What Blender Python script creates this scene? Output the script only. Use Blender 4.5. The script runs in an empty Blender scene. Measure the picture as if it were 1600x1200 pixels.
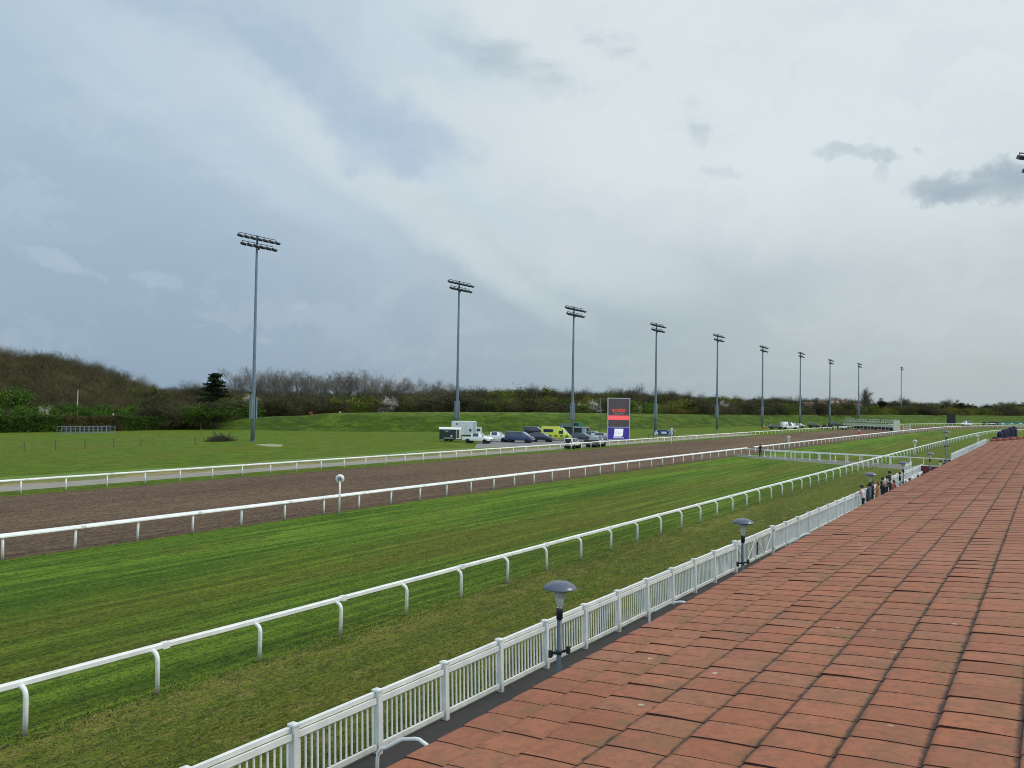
import bpy, bmesh, math, random
import numpy as np
from mathutils import Vector, Matrix, noise as mnoise
R_=math.radians; PI=math.pi
sc=bpy.context.scene; COL=sc.collection
random.seed(7); rng=np.random.default_rng(7)

# ------------------------------------------------------------------ camera
CF=Vector((0.828157,0.55995961,0.02451974)); CR=Vector((0.55976203,-0.8285188,0.0149355)); CU=Vector((-0.02867834,-0.00135628,0.99958777))
FPX=1246.92; CH=7.0
cam=bpy.data.cameras.new('camera'); camo=bpy.data.objects.new('camera',cam); COL.objects.link(camo)
cam.sensor_width=36; cam.lens=FPX/1600*36; cam.clip_start=0.05; cam.clip_end=8000
camo.matrix_world=Matrix(((CR.x,CU.x,-CF.x,0),(CR.y,CU.y,-CF.y,0),(CR.z,CU.z,-CF.z,CH),(0,0,0,1)))
sc.camera=camo
def raydir(x,y): return CF*FPX+CR*(x-800)-CU*(y-600)
def at(x,y,z=0.0):
    "survey helper: the world point at height z that the photograph shows at pixel x,y"
    d=raydir(x,y); t=(z-CH)/d.z; return Vector((d.x*t,d.y*t,z))
def bear(x,dist):
    "ground point on the bearing of pixel column x at a given distance"
    d=raydir(x,640); l=math.hypot(d.x,d.y); return Vector((d.x/l*dist,d.y/l*dist,0))
def zat(P,x,y):
    "height above ground of pixel row y at plan position P"
    d=raydir(x,y); return CH+d.z*math.hypot(P.x,P.y)/math.hypot(d.x,d.y)

# ------------------------------------------------------------------ world and sun
SUN_AZ=R_(-48); SUN_EL=R_(46)
sc.view_settings.view_transform='Standard'; sc.view_settings.look='None'; sc.view_settings.exposure=0; sc.view_settings.gamma=1
sc.cycles.pixel_filter_type='BLACKMAN_HARRIS'; sc.cycles.filter_width=1.0
w=bpy.data.worlds.new('World'); sc.world=w; w.use_nodes=True
NT=w.node_tree; NT.nodes.clear()
def build_world():
    N=NT.nodes; L=NT.links
    def nd(t,**k):
        n=N.new(t)
        for a,b in k.items(): setattr(n,a,b)
        return n
    def vm(op,a,b=None,out=0):
        n=nd('ShaderNodeVectorMath',operation=op)
        for i,v in enumerate((a,b)):
            if v is None: continue
            if isinstance(v,(tuple,list,Vector)): n.inputs[i].default_value=tuple(v)
            else: L.new(v,n.inputs[i])
        return n.outputs['Value'] if op in('DOT_PRODUCT','LENGTH') else n.outputs[0]
    def m(op,a,b=None,c=None,clamp=False):
        n=nd('ShaderNodeMath',operation=op,use_clamp=clamp)
        for i,v in enumerate((a,b,c)):
            if v is None: continue
            if isinstance(v,(int,float)): n.inputs[i].default_value=v
            else: L.new(v,n.inputs[i])
        return n.outputs[0]
    def mr(v,a,b,c=0,d=1,smooth=True):
        n=nd('ShaderNodeMapRange',interpolation_type='SMOOTHSTEP' if smooth else 'LINEAR')
        L.new(v,n.inputs['Value'])
        for k,x in zip(('From Min','From Max','To Min','To Max'),(a,b,c,d)): n.inputs[k].default_value=x
        return n.outputs[0]
    def mix(f,a,b):
        n=nd('ShaderNodeMix',data_type='RGBA')
        if isinstance(f,(int,float)): n.inputs[0].default_value=f
        else: L.new(f,n.inputs[0])
        for i,v in ((6,a),(7,b)):
            if isinstance(v,tuple): n.inputs[i].default_value=(*v,1)
            else: L.new(v,n.inputs[i])
        return n.outputs[2]
    def noise(vec,s,det=4,rough=.55,out='Fac',dist=0):
        n=nd('ShaderNodeTexNoise'); n.inputs['Scale'].default_value=s; n.inputs['Detail'].default_value=det
        n.inputs['Roughness'].default_value=rough; n.inputs['Distortion'].default_value=dist
        L.new(vec,n.inputs['Vector']); return n.outputs[out]
    tc=nd('ShaderNodeTexCoord'); g=tc.outputs['Generated']
    g=vm('NORMALIZE',g)
    sky=nd('ShaderNodeTexSky',sky_type='NISHITA',sun_disc=False); sky.sun_elevation=SUN_EL; sky.sun_rotation=PI/2-SUN_AZ
    sky.air_density=1.2; sky.dust_density=2.0
    K=10.0
    def C(r,gg,b):
        f=lambda v: ((v/255+.055)/1.055)**2.4*K
        return (f(r),f(gg),f(b))
    # broad tone: azimuth to the right of the straight, and height
    rgt=Vector((CR.x,CR.y,0)).normalized(); fwd=Vector((CF.x,CF.y,0)).normalized()
    big=noise(vm('MULTIPLY',g,(1,1,1.8)),1.6,5,.55)
    fine=noise(vm('MULTIPLY',g,(1,1,3)),7,6,.6)
    s=vm('DOT_PRODUCT',g,rgt)
    z=nd('ShaderNodeSeparateXYZ'); L.new(g,z.inputs[0]); z=z.outputs[2]
    fz=mr(m('ADD',z,m('MULTIPLY',m('SUBTRACT',big,.5),.25)),.0,.42)
    low=mix(mr(s,-.5,.55),C(147,171,193),C(177,190,194))
    high=mix(mr(s,-.55,.3),C(179,201,217),C(220,229,232))
    col=mix(fz,low,high)
    # thin veil streaks running down to the right
    warp=vm('ADD',g,vm('MULTIPLY',vm('SUBTRACT',noise(g,3.5,5,.6,'Color'),(.5,.5,.5)),(.12,.12,.12)))
    warpf=vm('ADD',g,vm('MULTIPLY',vm('SUBTRACT',noise(g,14,6,.65,'Color'),(.5,.5,.5)),(.075,.075,.075)))
    warp2=vm('ADD',warp,vm('MULTIPLY',vm('SUBTRACT',noise(g,9,6,.6,'Color'),(.5,.5,.5)),(.16,.16,.16)))
    def blob(px,py,rx,ry,ang,wv,soft=0.0):
        d=raydir(px,py).normalized(); a=CR*math.cos(R_(ang))-CU*math.sin(R_(ang)); b=CR*math.sin(R_(ang))+CU*math.cos(R_(ang))
        a=(a-d*a.dot(d)).normalized()*(FPX/rx); b=(b-d*b.dot(d)).normalized()*(FPX/ry)
        # offset so that the blob centre is zero
        dv=vm('SUBTRACT',wv,tuple(d))
        u=vm('DOT_PRODUCT',dv,tuple(a)); v=vm('DOT_PRODUCT',dv,tuple(b))
        r2=m('ADD',m('MULTIPLY',u,u),m('MULTIPLY',v,v))
        return mr(r2,soft,1.0,1,0)
    def layer(col,c,strength,wv,lst,mod=None):
        tot=None
        for b in lst:
            k=b[5] if len(b)>5 else 1
            o=m('MULTIPLY',blob(*b[:5],wv),k)
            tot=o if tot is None else m('MAXIMUM',tot,o)
        if mod is not None: tot=m('MULTIPLY',tot,mod)
        return mix(m('MULTIPLY',tot,strength,clamp=True),col,c)
    col=layer(col,C(225,234,237),.92,warp,[(1130,190,560,230,8),(1000,40,420,160,10),(620,300,420,60,33,.55),(860,330,330,130,25,.6),(1400,90,330,200,0,.9),(1250,330,420,60,-8,.45)])
    col=layer(col,C(202,218,229),.75,warp,[(240,90,300,60,30,.8),(430,125,70,18,24),(330,200,420,70,31,.6),(700,60,180,60,28,.7),(640,250,260,30,27,.8)])
    col=layer(col,C(172,194,217),.8,warp2,[(500,110,210,70,24,.9),(600,190,180,70,16,.9),(300,20,160,30,14,.4)],mr(fine,.3,.62,.55,1))
    gaps=mr(fine,.38,.62)
    col=layer(col,C(176,193,203),.8,warpf,[(790,85,135,60,20,.85),(940,55,85,36,25,.8),(1085,190,26,42,-30,.65),(1325,238,50,16,0,.8),(1378,243,34,12,12,.8),(1380,268,14,20,0,.55),(1130,270,40,12,10,.35),(1438,222,12,8,0,.5)],gaps)
    col=layer(col,C(154,171,184),.9,warpf,[(1510,294,95,28,-3,.95),(1470,306,60,20,2,.9),(1580,288,50,28,0,.9)],mr(fine,.25,.5,.6,1))
    col=layer(col,C(192,208,221),.42,warpf,[(95,415,62,11,28),(160,440,14,5,30,.5),(243,432,44,20,10,.8),(330,460,26,13,30,.7),(468,472,22,11,8),(308,516,20,6,6,.8),(424,527,26,7,4,.6),(1063,539,17,9,6,.7),(1130,470,30,8,0,.3),(1540,550,50,12,6,.5),(1480,560,60,8,6,.3)],mr(fine,.42,.6,.0,1))
    col=layer(col,C(190,205,208),.45,warpf,[(1350,560,260,10,-2,.5),(1100,590,300,8,0,.4),(900,560,200,12,4,.3)])
    wisp=noise(vm('MULTIPLY',warp2,(1,1,3.2)),5,8,.62)
    col=mix(m('MULTIPLY',mr(wisp,.48,.66),.09),col,C(236,242,244))
    col=mix(m('MULTIPLY',mr(wisp,.52,.36),.08),col,C(158,178,196))
    col=mix(.10,col,sky.outputs[0])
    back=mr(vm('DOT_PRODUCT',g,fwd),.25,-.5,1.0,1.7)  # unseen sky behind the camera brightened, an added fill for shaded sides
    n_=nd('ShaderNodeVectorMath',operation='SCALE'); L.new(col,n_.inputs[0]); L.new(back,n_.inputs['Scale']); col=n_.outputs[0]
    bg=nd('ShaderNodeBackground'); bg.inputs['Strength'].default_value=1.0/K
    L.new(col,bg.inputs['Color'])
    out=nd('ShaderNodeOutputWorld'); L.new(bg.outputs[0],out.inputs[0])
build_world()
sun=bpy.data.lights.new('sun','SUN'); suno=bpy.data.objects.new('sun',sun); COL.objects.link(suno)
sun.energy=1.75; sun.angle=R_(20); sun.color=(1,.96,.9)
sd=Vector((math.cos(SUN_AZ)*math.cos(SUN_EL),math.sin(SUN_AZ)*math.cos(SUN_EL),math.sin(SUN_EL)))
suno.rotation_euler=sd.to_track_quat('Z','Y').to_euler(); suno.location=(0,0,60)

# ------------------------------------------------------------------ materials
def s2l(c): return tuple(((v/255+.055)/1.055)**2.4 if v>10 else v/255/12.92 for v in c)
class G:
    "small node graph helper"
    def __init__(s,name,rough=.6):
        s.m=bpy.data.materials.new(name); s.m.use_nodes=True; s.t=s.m.node_tree; s.N=s.t.nodes; s.L=s.t.links
        s.b=s.N['Principled BSDF']; s.b.inputs['Roughness'].default_value=rough; s.geo=None
    def set(s,sock,v):
        if isinstance(v,(int,float)): sock.default_value=v
        elif isinstance(v,tuple): sock.default_value=v if len(v)==len(sock.default_value) else (*v,1)
        else: s.L.new(v,sock)
    def pos(s,scale=(1,1,1),obj=False):
        if obj: v=s.N.new('ShaderNodeTexCoord').outputs['Object']
        else: v=s.N.new('ShaderNodeNewGeometry').outputs['Position']
        n=s.N.new('ShaderNodeVectorMath'); n.operation='MULTIPLY'; s.L.new(v,n.inputs[0]); n.inputs[1].default_value=scale
        return n.outputs[0]
    def noise(s,vec,sc_,det=4,rough=.6,dist=0,out='Fac'):
        n=s.N.new('ShaderNodeTexNoise'); s.L.new(vec,n.inputs['Vector']); n.inputs['Scale'].default_value=sc_; n.inputs['Detail'].default_value=det; n.inputs['Roughness'].default_value=rough; n.inputs['Distortion'].default_value=dist
        return n.outputs[out]
    def ramp(s,v,stops):
        n=s.N.new('ShaderNodeValToRGB'); s.L.new(v,n.inputs[0]); e=n.color_ramp.elements
        e[0].position=stops[0][0]; e[0].color=(*stops[0][1],1); e[1].position=stops[1][0]; e[1].color=(*stops[1][1],1)
        for p,c in stops[2:]:
            x=e.new(p); x.color=(*c,1)
        return n.outputs[0]
    def mr(s,v,a,b,c=0,d=1):
        n=s.N.new('ShaderNodeMapRange'); s.L.new(v,n.inputs[0])
        for i,x in enumerate((a,b,c,d)): n.inputs[i+1].default_value=x
        return n.outputs[0]
    def math(s,op,a,b=0,clamp=False):
        n=s.N.new('ShaderNodeMath'); n.operation=op; n.use_clamp=clamp; s.set(n.inputs[0],a); s.set(n.inputs[1],b); return n.outputs[0]
    def mix(s,f,a,b,bt='MIX'):
        n=s.N.new('ShaderNodeMix'); n.data_type='RGBA'; n.blend_type=bt; s.set(n.inputs[0],f); s.set(n.inputs[6],a); s.set(n.inputs[7],b); return n.outputs[2]
    def sep(s,v):
        n=s.N.new('ShaderNodeSeparateXYZ'); s.L.new(v,n.inputs[0]); return n.outputs
    def bump(s,h,st=.3,d=.02):
        n=s.N.new('ShaderNodeBump'); n.inputs['Strength'].default_value=st; n.inputs['Distance'].default_value=d; s.L.new(h,n.inputs['Height']); s.L.new(n.outputs[0],s.b.inputs['Normal'])
    def color(s,c): s.set(s.b.inputs['Base Color'],c); return s.m
    def rnd(s):
        return s.N.new('ShaderNodeObjectInfo').outputs['Random']
MC={}
def plain(name,c,rough=.5,metal=0,var=.12,vs=3,spec=None,coat=0):
    if name in MC: return MC[name]
    g=G(name,rough); c=s2l(c)
    n=g.noise(g.pos(obj=True),vs,5,.6)
    dark=tuple(v*(1-var) for v in c); lite=tuple(min(1,v*(1+var)) for v in c)
    g.color(g.ramp(n,[(.3,dark),(.7,lite)])); g.b.inputs['Metallic'].default_value=metal
    if coat: g.b.inputs['Coat Weight'].default_value=coat
    MC[name]=g.m; return g.m
def glassy(name,c=(20,26,32)):
    if name in MC: return MC[name]
    g=G(name,.06); n=g.noise(g.pos(obj=True),1.5,2)
    g.color(g.ramp(n,[(.3,s2l(c)),(.8,tuple(v*1.6 for v in s2l(c)))])); g.b.inputs['Specular IOR Level'].default_value=.8
    MC[name]=g.m; return g.m
WHITE=plain('white_plastic',(226,228,226),.38,var=.07,vs=2.2)
def railmat():
    g=G('white_rail_plastic',.42); p=g.pos()
    n=g.noise(p,1.7,5,.65); n2=g.noise(g.pos((1,1,.25)),9,4,.7)
    c=g.ramp(n,[(.3,s2l((205,209,206))),(.72,s2l((238,239,236)))])
    c=g.mix(g.mr(n2,.62,.8,0,.35),c,s2l((150,152,135)))
    z=g.sep(p)[2]; c=g.mix(g.math('MULTIPLY',g.mr(z,0.0,.28,1,0),g.mr(n2,.3,.7,.2,.9)),c,s2l((135,132,105)))
    return g.color(c)
RAILM=railmat()
GALV=plain('galvanised_steel',(112,126,140),.5,.25,.14,1.2)
LAMPDK=plain('dark_lamp_housing',(42,48,56),.45,.2)
def grassmat(name,kind):
    g=G(name,.85); g.b.inputs['Specular IOR Level'].default_value=.1
    p=g.pos(); sx=g.sep(p)
    big=g.noise(g.pos((.04,.13,1)),1.0,5,.6,.4)       # long patches along the straight
    med=g.noise(g.pos((.35,.8,1)),1.0,6,.68)
    mot=g.noise(g.pos((1.6,2.6,1)),1.0,5,.75)
    fine=g.noise(g.pos((7,9,7)),1,5,.8)
    vf=g.noise(g.pos((26,34,26)),1,3,.8)
    line=g.noise(g.pos((.045,2.2,1)),1,4,.6,.12)
    GD=s2l((44,78,10)); DK=s2l((34,50,13))
    if kind=='turf':
        v=g.math('ADD',sx[1],g.mr(big,.35,.65,-1.7,1.7))
        v=g.math('ADD',v,g.mr(med,.35,.65,-.9,.9))
        t=g.mr(v,17,38)
        c=g.ramp(t,[(0,s2l((104,122,34))),(.07,s2l((80,112,26))),(.18,s2l((76,110,24))),(.28,s2l((94,112,32))),(.38,s2l((110,112,38))),(.47,s2l((98,118,30))),(.56,s2l((64,104,20))),(.66,s2l((80,124,26))),(.76,s2l((120,154,46))),(.84,s2l((74,116,24))),(.93,s2l((106,142,38))),(1,s2l((118,146,50)))])
        c=g.mix(g.mr(line,.51,.6,0,.6),c,s2l((132,162,54)))
        c=g.mix(g.mr(line,.38,.48,.65,0),c,GD)
        c=g.mix(g.mr(med,.53,.66,0,.5),c,GD)
        c=g.mix(g.mr(big,.53,.64,0,.6),c,s2l((104,94,38)))
    elif kind=='strip':
        v=g.math('ADD',sx[1],g.mr(med,.35,.65,-1.1,1.1))
        c=g.ramp(g.mr(v,10.5,18.5),[(0,s2l((70,82,26))),(.2,s2l((108,114,40))),(.42,s2l((104,104,40))),(.62,s2l((96,108,34))),(.8,s2l((136,130,64))),(.88,s2l((106,118,38))),(1,s2l((80,104,26)))])
        c=g.mix(g.mr(big,.47,.58,0,.6),c,s2l((78,76,28)))
        c=g.mix(g.mr(med,.5,.62,0,.65),c,s2l((62,88,22)))
        pt=g.noise(g.pos((.9,2.0,1)),1.1,6,.75,.3)
        c=g.mix(g.mr(pt,.53,.62,0,.72),c,s2l((150,132,78)))
        c=g.mix(g.mr(line,.55,.66,0,.3),c,s2l((140,134,72)))
        far=g.mr(sx[0],45,120); c=g.mix(g.math('MULTIPLY',far,.55),c,s2l((98,114,32)))
    else:
        c=g.ramp(med,[(.38,s2l((72,102,18))),(.5,s2l((92,120,24))),(.62,s2l((114,136,36)))])
        c=g.mix(g.mr(big,.47,.6,0,.6),c,s2l((108,112,34)))
        st=g.noise(g.pos((.12,.5,1)),1.2,6,.75)
        c=g.mix(g.mr(st,.56,.66,0,.75),c,s2l((140,138,84)))
        c=g.mix(g.mr(st,.34,.46,.5,0),c,s2l((54,82,20)))
        if kind=='bank':
            c=g.ramp(g.noise(g.pos((.2,.2,.9)),1,6,.72),[(.4,s2l((32,56,18))),(.5,s2l((56,88,24))),(.6,s2l((86,114,38)))])
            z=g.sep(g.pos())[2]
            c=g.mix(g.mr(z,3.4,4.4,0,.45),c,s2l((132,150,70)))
            tus=g.noise(g.pos((.28,.28,1.5)),1,6,.8)
            c=g.mix(g.mr(tus,.51,.57,0,.85),c,s2l((30,52,20)))
            br=g.noise(g.pos((.06,.06,.6)),1,5,.75); c=g.mix(g.mr(br,.54,.64,0,.55),c,s2l((84,80,48)))
    c=g.mix(g.mr(mot,.38,.5,.5,0),c,DK)
    c=g.mix(g.mr(mot,.52,.66,0,.3),c,s2l((120,146,34)))
    c=g.mix(g.mr(fine,.40,.51,.72,0),c,DK)
    c=g.mix(g.mr(fine,.52,.64,0,.45),c,s2l((130,152,40)))
    c=g.mix(g.mr(vf,.42,.52,.55,0),c,DK)
    c=g.mix(g.mr(vf,.54,.66,0,.34),c,s2l((150,160,58)))
    h=g.math('ADD',g.math('ADD',g.math('MULTIPLY',fine,.7),vf),mot)
    g.bump(h,.8,.07)
    return g.color(c)
def dirtmat():
    g=G('dirt_track_sand',.95); g.b.inputs['Specular IOR Level'].default_value=.1
    big=g.noise(g.pos((.03,.12,1)),1,4,.5); fine=g.noise(g.pos((5,7,5)),1,5,.8); ln=g.noise(g.pos((.25,3.4,1)),1,5,.75); mot=g.noise(g.pos((1.2,2.2,1)),1,5,.75); vf=g.noise(g.pos((18,24,12)),1,4,.8)
    c=g.ramp(g.math('ADD',g.math('MULTIPLY',big,.6),g.math('MULTIPLY',g.noise(g.pos((.015,.9,1)),1,5,.7),.4)),[(.40,s2l((112,93,75))),(.62,s2l((138,118,94)))])
    c=g.mix(g.mr(ln,.4,.49,.6,0),c,s2l((78,63,50)))
    c=g.mix(g.mr(mot,.4,.5,.5,0),c,s2l((72,58,52)))
    c=g.mix(g.mr(mot,.53,.64,0,.35),c,s2l((160,136,114)))
    c=g.mix(g.mr(fine,.42,.51,.7,0),c,s2l((62,50,46)))
    c=g.mix(g.mr(fine,.53,.64,0,.45),c,s2l((164,140,118)))
    c=g.mix(g.mr(vf,.42,.5,.5,0),c,s2l((52,43,40)))
    h=g.math('ADD',g.math('ADD',fine,mot),g.math('MULTIPLY',ln,.6)); g.bump(h,1,.14)
    return g.color(c)
def drymat():
    g=G('dry_grass_verge',.92); sx=g.sep(g.pos()); a=g.noise(g.pos((.12,.4,1)),1,6,.75); f=g.noise(g.pos((3,5,3)),1,5,.8)
    v=g.math('ADD',g.mr(sx[1],66.5,75,0,1),g.mr(a,.35,.65,-.75,.75))
    c=g.ramp(v,[(.05,s2l((146,132,84))),(.22,s2l((116,104,62))),(.45,s2l((104,108,36))),(.7,s2l((88,118,20)))])
    c=g.mix(g.mr(f,.4,.52,.6,0),c,s2l((66,66,32))); g.bump(f,.6,.05); return g.color(c)
def rough_ground(name,c1,c2,c3,sc_=(.5,.5,.5)):
    g=G(name,.92); a=g.noise(g.pos(sc_),1,5,.65); f=g.noise(g.pos((6,6,6)),1,5,.8)
    c=g.ramp(a,[(.3,s2l(c1)),(.7,s2l(c2))]); c=g.mix(g.mr(f,.3,.6,.45,0),c,s2l(c3)); g.bump(f,.5,.03); return g.color(c)
GRASS=grassmat('field_grass','field'); TURF=grassmat('turf_grass','turf'); STRIP=grassmat('worn_grass','strip'); BANK=grassmat('bank_grass','bank')
DIRT=dirtmat()
PATHM=rough_ground('grey_path_gravel',(130,126,116),(150,145,134),(100,97,88))
DRYM=drymat()
ASPH=rough_ground('dark_asphalt',(46,44,43),(60,57,55),(34,33,32),(.8,.8,.8))
CARP=rough_ground('tarmac_parking',(112,112,112),(134,133,131),(94,93,94))
MATM=rough_ground('crossing_matting',(92,96,84),(118,120,110),(64,72,48),(.8,.8,.8))

# ------------------------------------------------------------------ mesh helpers
def tag(o,label=None,cat=None,group=None,kind=None):
    if label: o['label']=label
    if cat: o['category']=cat
    if group: o['group']=group
    if kind: o['kind']=kind
    return o
def empty(name,loc=(0,0,0),rz=0,label=None,cat=None,group=None):
    o=bpy.data.objects.new(name,None); COL.objects.link(o); o.location=loc; o.rotation_euler=(0,0,rz); o.empty_display_size=.2
    return tag(o,label,cat,group)
class MB:
    def __init__(s): s.v=[]; s.f=[]; s.mi=[]; s.sm=[]
    def add(s,vs,fs,mi=0,smooth=False):
        o=len(s.v); s.v+= [tuple(v) for v in vs]; s.f+=[tuple(i+o for i in f) for f in fs]; s.mi+=[mi]*len(fs); s.sm+=[smooth]*len(fs); return s
    def box(s,c,size,mi=0,M=None,taper=1.0):
        x,y,z=[v/2 for v in size]; P=[]
        for dz in(-1,1):
            k=taper if dz>0 else 1
            for dx,dy in((-1,-1),(1,-1),(1,1),(-1,1)): P.append(Vector((dx*x*k,dy*y*k,dz*z)))
        if M is not None: P=[M@p for p in P]
        P=[p+Vector(c) for p in P]
        return s.add(P,[(3,2,1,0),(4,5,6,7),(0,1,5,4),(1,2,6,5),(2,3,7,6),(3,0,4,7)],mi)
    def bar(s,a,b,w,h=None,mi=0,up=(0,0,1)):
        a=Vector(a);b=Vector(b);h=h or w; d=b-a; L=d.length; z=d.normalized(); x=z.cross(Vector(up))
        if x.length<1e-4: x=Vector((1,0,0))
        x.normalize(); y=x.cross(z)
        P=[]
        for q in(a,b):
            for i,j in((-1,-1),(1,-1),(1,1),(-1,1)): P.append(q+x*(i*w/2)+y*(j*h/2))
        return s.add(P,[(0,1,2,3),(7,6,5,4),(4,5,1,0),(5,6,2,1),(6,7,3,2),(7,4,0,3)],mi)
    def tube(s,pts,r,n=8,mi=0,cap=True,smooth=True,sy=1.0):
        pts=[Vector(p) for p in pts]; rs=r if isinstance(r,(list,tuple)) else [r]*len(pts); P=[];F=[]
        prev=None
        for i,p in enumerate(pts):
            d=(pts[min(i+1,len(pts)-1)]-pts[max(i-1,0)]).normalized()
            ref=Vector((0,0,1)) if abs(d.z)<.95 else Vector((1,0,0))
            x=d.cross(ref).normalized() if prev is None or abs(d.dot(prev))>.98 else (prev-d*prev.dot(d)).normalized()
            if prev is not None and abs(d.dot(prev))<=.98: pass
            prev=x; y=d.cross(x)
            for k in range(n):
                t=2*PI*k/n; P.append(p+x*(math.cos(t)*rs[i])+y*(math.sin(t)*rs[i]*sy))
        for i in range(len(pts)-1):
            for k in range(n):
                a=i*n+k;b=i*n+(k+1)%n; F.append((a,b,b+n,a+n))
        if cap: F.append(tuple(reversed(range(n)))); F.append(tuple(range((len(pts)-1)*n,len(pts)*n)))
        return s.add(P,F,mi,smooth)
    def lathe(s,prof,n=16,c=(0,0,0),mi=0,smooth=True):
        P=[];F=[]
        for r,z in prof:
            for k in range(n):
                t=2*PI*k/n; P.append((c[0]+r*math.cos(t),c[1]+r*math.sin(t),c[2]+z))
        for i in range(len(prof)-1):
            for k in range(n):
                a=i*n+k;b=i*n+(k+1)%n; F.append((a,b,b+n,a+n))
        F.append(tuple(reversed(range(n)))); F.append(tuple(range((len(prof)-1)*n,len(prof)*n)))
        return s.add(P,F,mi,smooth)
    def build(s,name,mats,parent=None,loc=(0,0,0),rz=0):
        me=bpy.data.meshes.new(name); me.from_pydata(s.v,[],s.f)
        for m in (mats if isinstance(mats,(list,tuple)) else [mats]): me.materials.append(m)
        me.polygons.foreach_set('material_index',s.mi); me.polygons.foreach_set('use_smooth',s.sm); me.update()
        o=bpy.data.objects.new(name,me); COL.objects.link(o); o.location=loc; o.rotation_euler=(0,0,rz)
        if parent: o.parent=parent
        return o
def dup(root,loc=None,rz=None,label=None):
    r=root.copy(); COL.objects.link(r)
    if loc is not None: r.location=loc
    if rz is not None: r.rotation_euler=(0,0,rz)
    if label: r['label']=label
    for ch in list(root.children):
        c=ch.copy(); COL.objects.link(c); c.parent=r
        for g_ in ch.children:
            d=g_.copy(); COL.objects.link(d); d.parent=c
    return r
def npmesh(name,V,T,mats,parent=None,mi=None,loc=(0,0,0)):
    V=np.asarray(V,np.float32); T=np.asarray(T,np.int32); n=T.shape[1]
    me=bpy.data.meshes.new(name); me.vertices.add(len(V)); me.vertices.foreach_set('co',V.ravel())
    me.loops.add(T.size); me.loops.foreach_set('vertex_index',T.ravel()); me.polygons.add(len(T))
    me.polygons.foreach_set('loop_start',np.arange(0,T.size,n,dtype=np.int32)); me.polygons.foreach_set('loop_total',np.full(len(T),n,np.int32))
    for m in mats: me.materials.append(m)
    if mi is not None: me.polygons.foreach_set('material_index',np.asarray(mi,np.int32))
    me.update(calc_edges=True)
    o=bpy.data.objects.new(name,me); COL.objects.link(o); o.location=loc
    if parent: o.parent=parent
    return o
def catmull(P,step=2.0):
    P=[Vector(p) for p in P]; out=[]
    for i in range(len(P)-1):
        a=P[max(i-1,0)];b=P[i];c=P[i+1];d=P[min(i+2,len(P)-1)]; n=max(1,int((c-b).length/step))
        for k in range(n):
            t=k/n; out.append(.5*((2*b)+(c-a)*t+(2*a-5*b+4*c-d)*t*t+(3*b-a-3*c+d)*t**3))
    out.append(P[-1]); return out
def resample(P,step,start=0):
    out=[];dist=start;acc=0
    for a,b in zip(P[:-1],P[1:]):
        L=(b-a).length
        while dist<=acc+L:
            t=(dist-acc)/L; out.append((a.lerp(b,t),(b-a).normalized())); dist+=step
        acc+=L
    return out
def sheet(name,left,right,z,m,kind='structure'):
    "ribbon between two polylines with the same number of points"
    b=MB()
    for (a,c) in zip(left,right): b.v+= [(a[0],a[1],z),(c[0],c[1],z)]
    n=len(left)
    for i in range(n-1): b.f.append((2*i,2*i+1,2*i+3,2*i+2)); b.mi.append(0); b.sm.append(False)
    o=b.build(name,m); 
    me=o.data
    if me.polygons and me.polygons[0].normal.z<0: me.flip_normals()
    return tag(o,kind=kind)
def evenly(P,n):
    L=[0]
    for a,b in zip(P[:-1],P[1:]): L.append(L[-1]+(b-a).length)
    out=[]
    for k in range(n):
        d=L[-1]*k/(n-1); i=max(0,min(len(P)-2,int(np.searchsorted(L,d)-1)))
        out.append(P[i].lerp(P[i+1],(d-L[i])/max(1e-6,L[i+1]-L[i])))
    return out

# ------------------------------------------------------------------ ground and track
def V2(x,y): return Vector((x,y,0))
R1=[V2(-25,17.8),V2(8.2,17.83),V2(60,17.8),V2(120,17.7),V2(180,17.4),V2(235,16.6),V2(268,15.4),V2(290,13.4),V2(304,10),V2(311,5),V2(314,-6),V2(312,-30)]
R2=[V2(-25,36.9),V2(16,37.05),V2(60,37.3),V2(115,36.9),V2(160,36.4),V2(200,35.8),V2(260,34.2),V2(310,32),V2(343,28),V2(366,20),V2(382,8),V2(388,-10),V2(388,-40)]
R3=[V2(-25,61.2),V2(28,61.0),V2(70,60.9),V2(115,60.7),V2(145,60.3),V2(200,59.5),V2(268,57.6),V2(315,55),V2(352,50.5),V2(393,40),V2(420,25),V2(434,8),V2(440,-15),V2(438,-45)]
r1=catmull(R1);r2=catmull(R2);r3=catmull(R3)
def ground():
    # one sheet to the horizon with gentle far swells
    xs=sorted(set([-2600,-1500,-800,-400,-200,-100,-50]+list(range(-40,480,20))+[500,560,640,760,900,1100,1400,2000,3200])); ys=sorted(set([-2600,-1400,-700,-350,-150,-60,0,40]+list(range(60,420,20))+[450,500,560,640,760,900,1100,1400,2000,3200]))
    def h(x,y):
        d=math.hypot(x,y); az=math.degrees(math.atan2(y,x))
        z=0
        if d>620: z+=7*min(1,max(0,(d-640)/300))*min(1,max(0,(az-1)/5))
        return z
    V=[(x,y,h(x,y)) for y in ys for x in xs]; nx=len(xs)
    F=[(j*nx+i,j*nx+i+1,(j+1)*nx+i+1,(j+1)*nx+i) for j in range(len(ys)-1) for i in range(nx-1)]
    b=MB(); b.add(V,F,0,True); tag(b.build('ground',GRASS),kind='structure'); return h
GH=ground()
N=90
e1=evenly(r1,N);e2=evenly(r2,N);e3=evenly(r3,N)
def shift(P,d):
    out=[]
    for i,p in enumerate(P):
        t=(P[min(i+1,len(P)-1)]-P[max(i-1,0)]).normalized(); out.append(p+Vector((-t.y,t.x,0))*d)
    return out
sheet('grass_strip',[V2(-25,11.28),V2(60,11.28),V2(196,11.28)],[V2(-25,17.5),V2(60,17.5),V2(196,17.2)],.004,STRIP)
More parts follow.
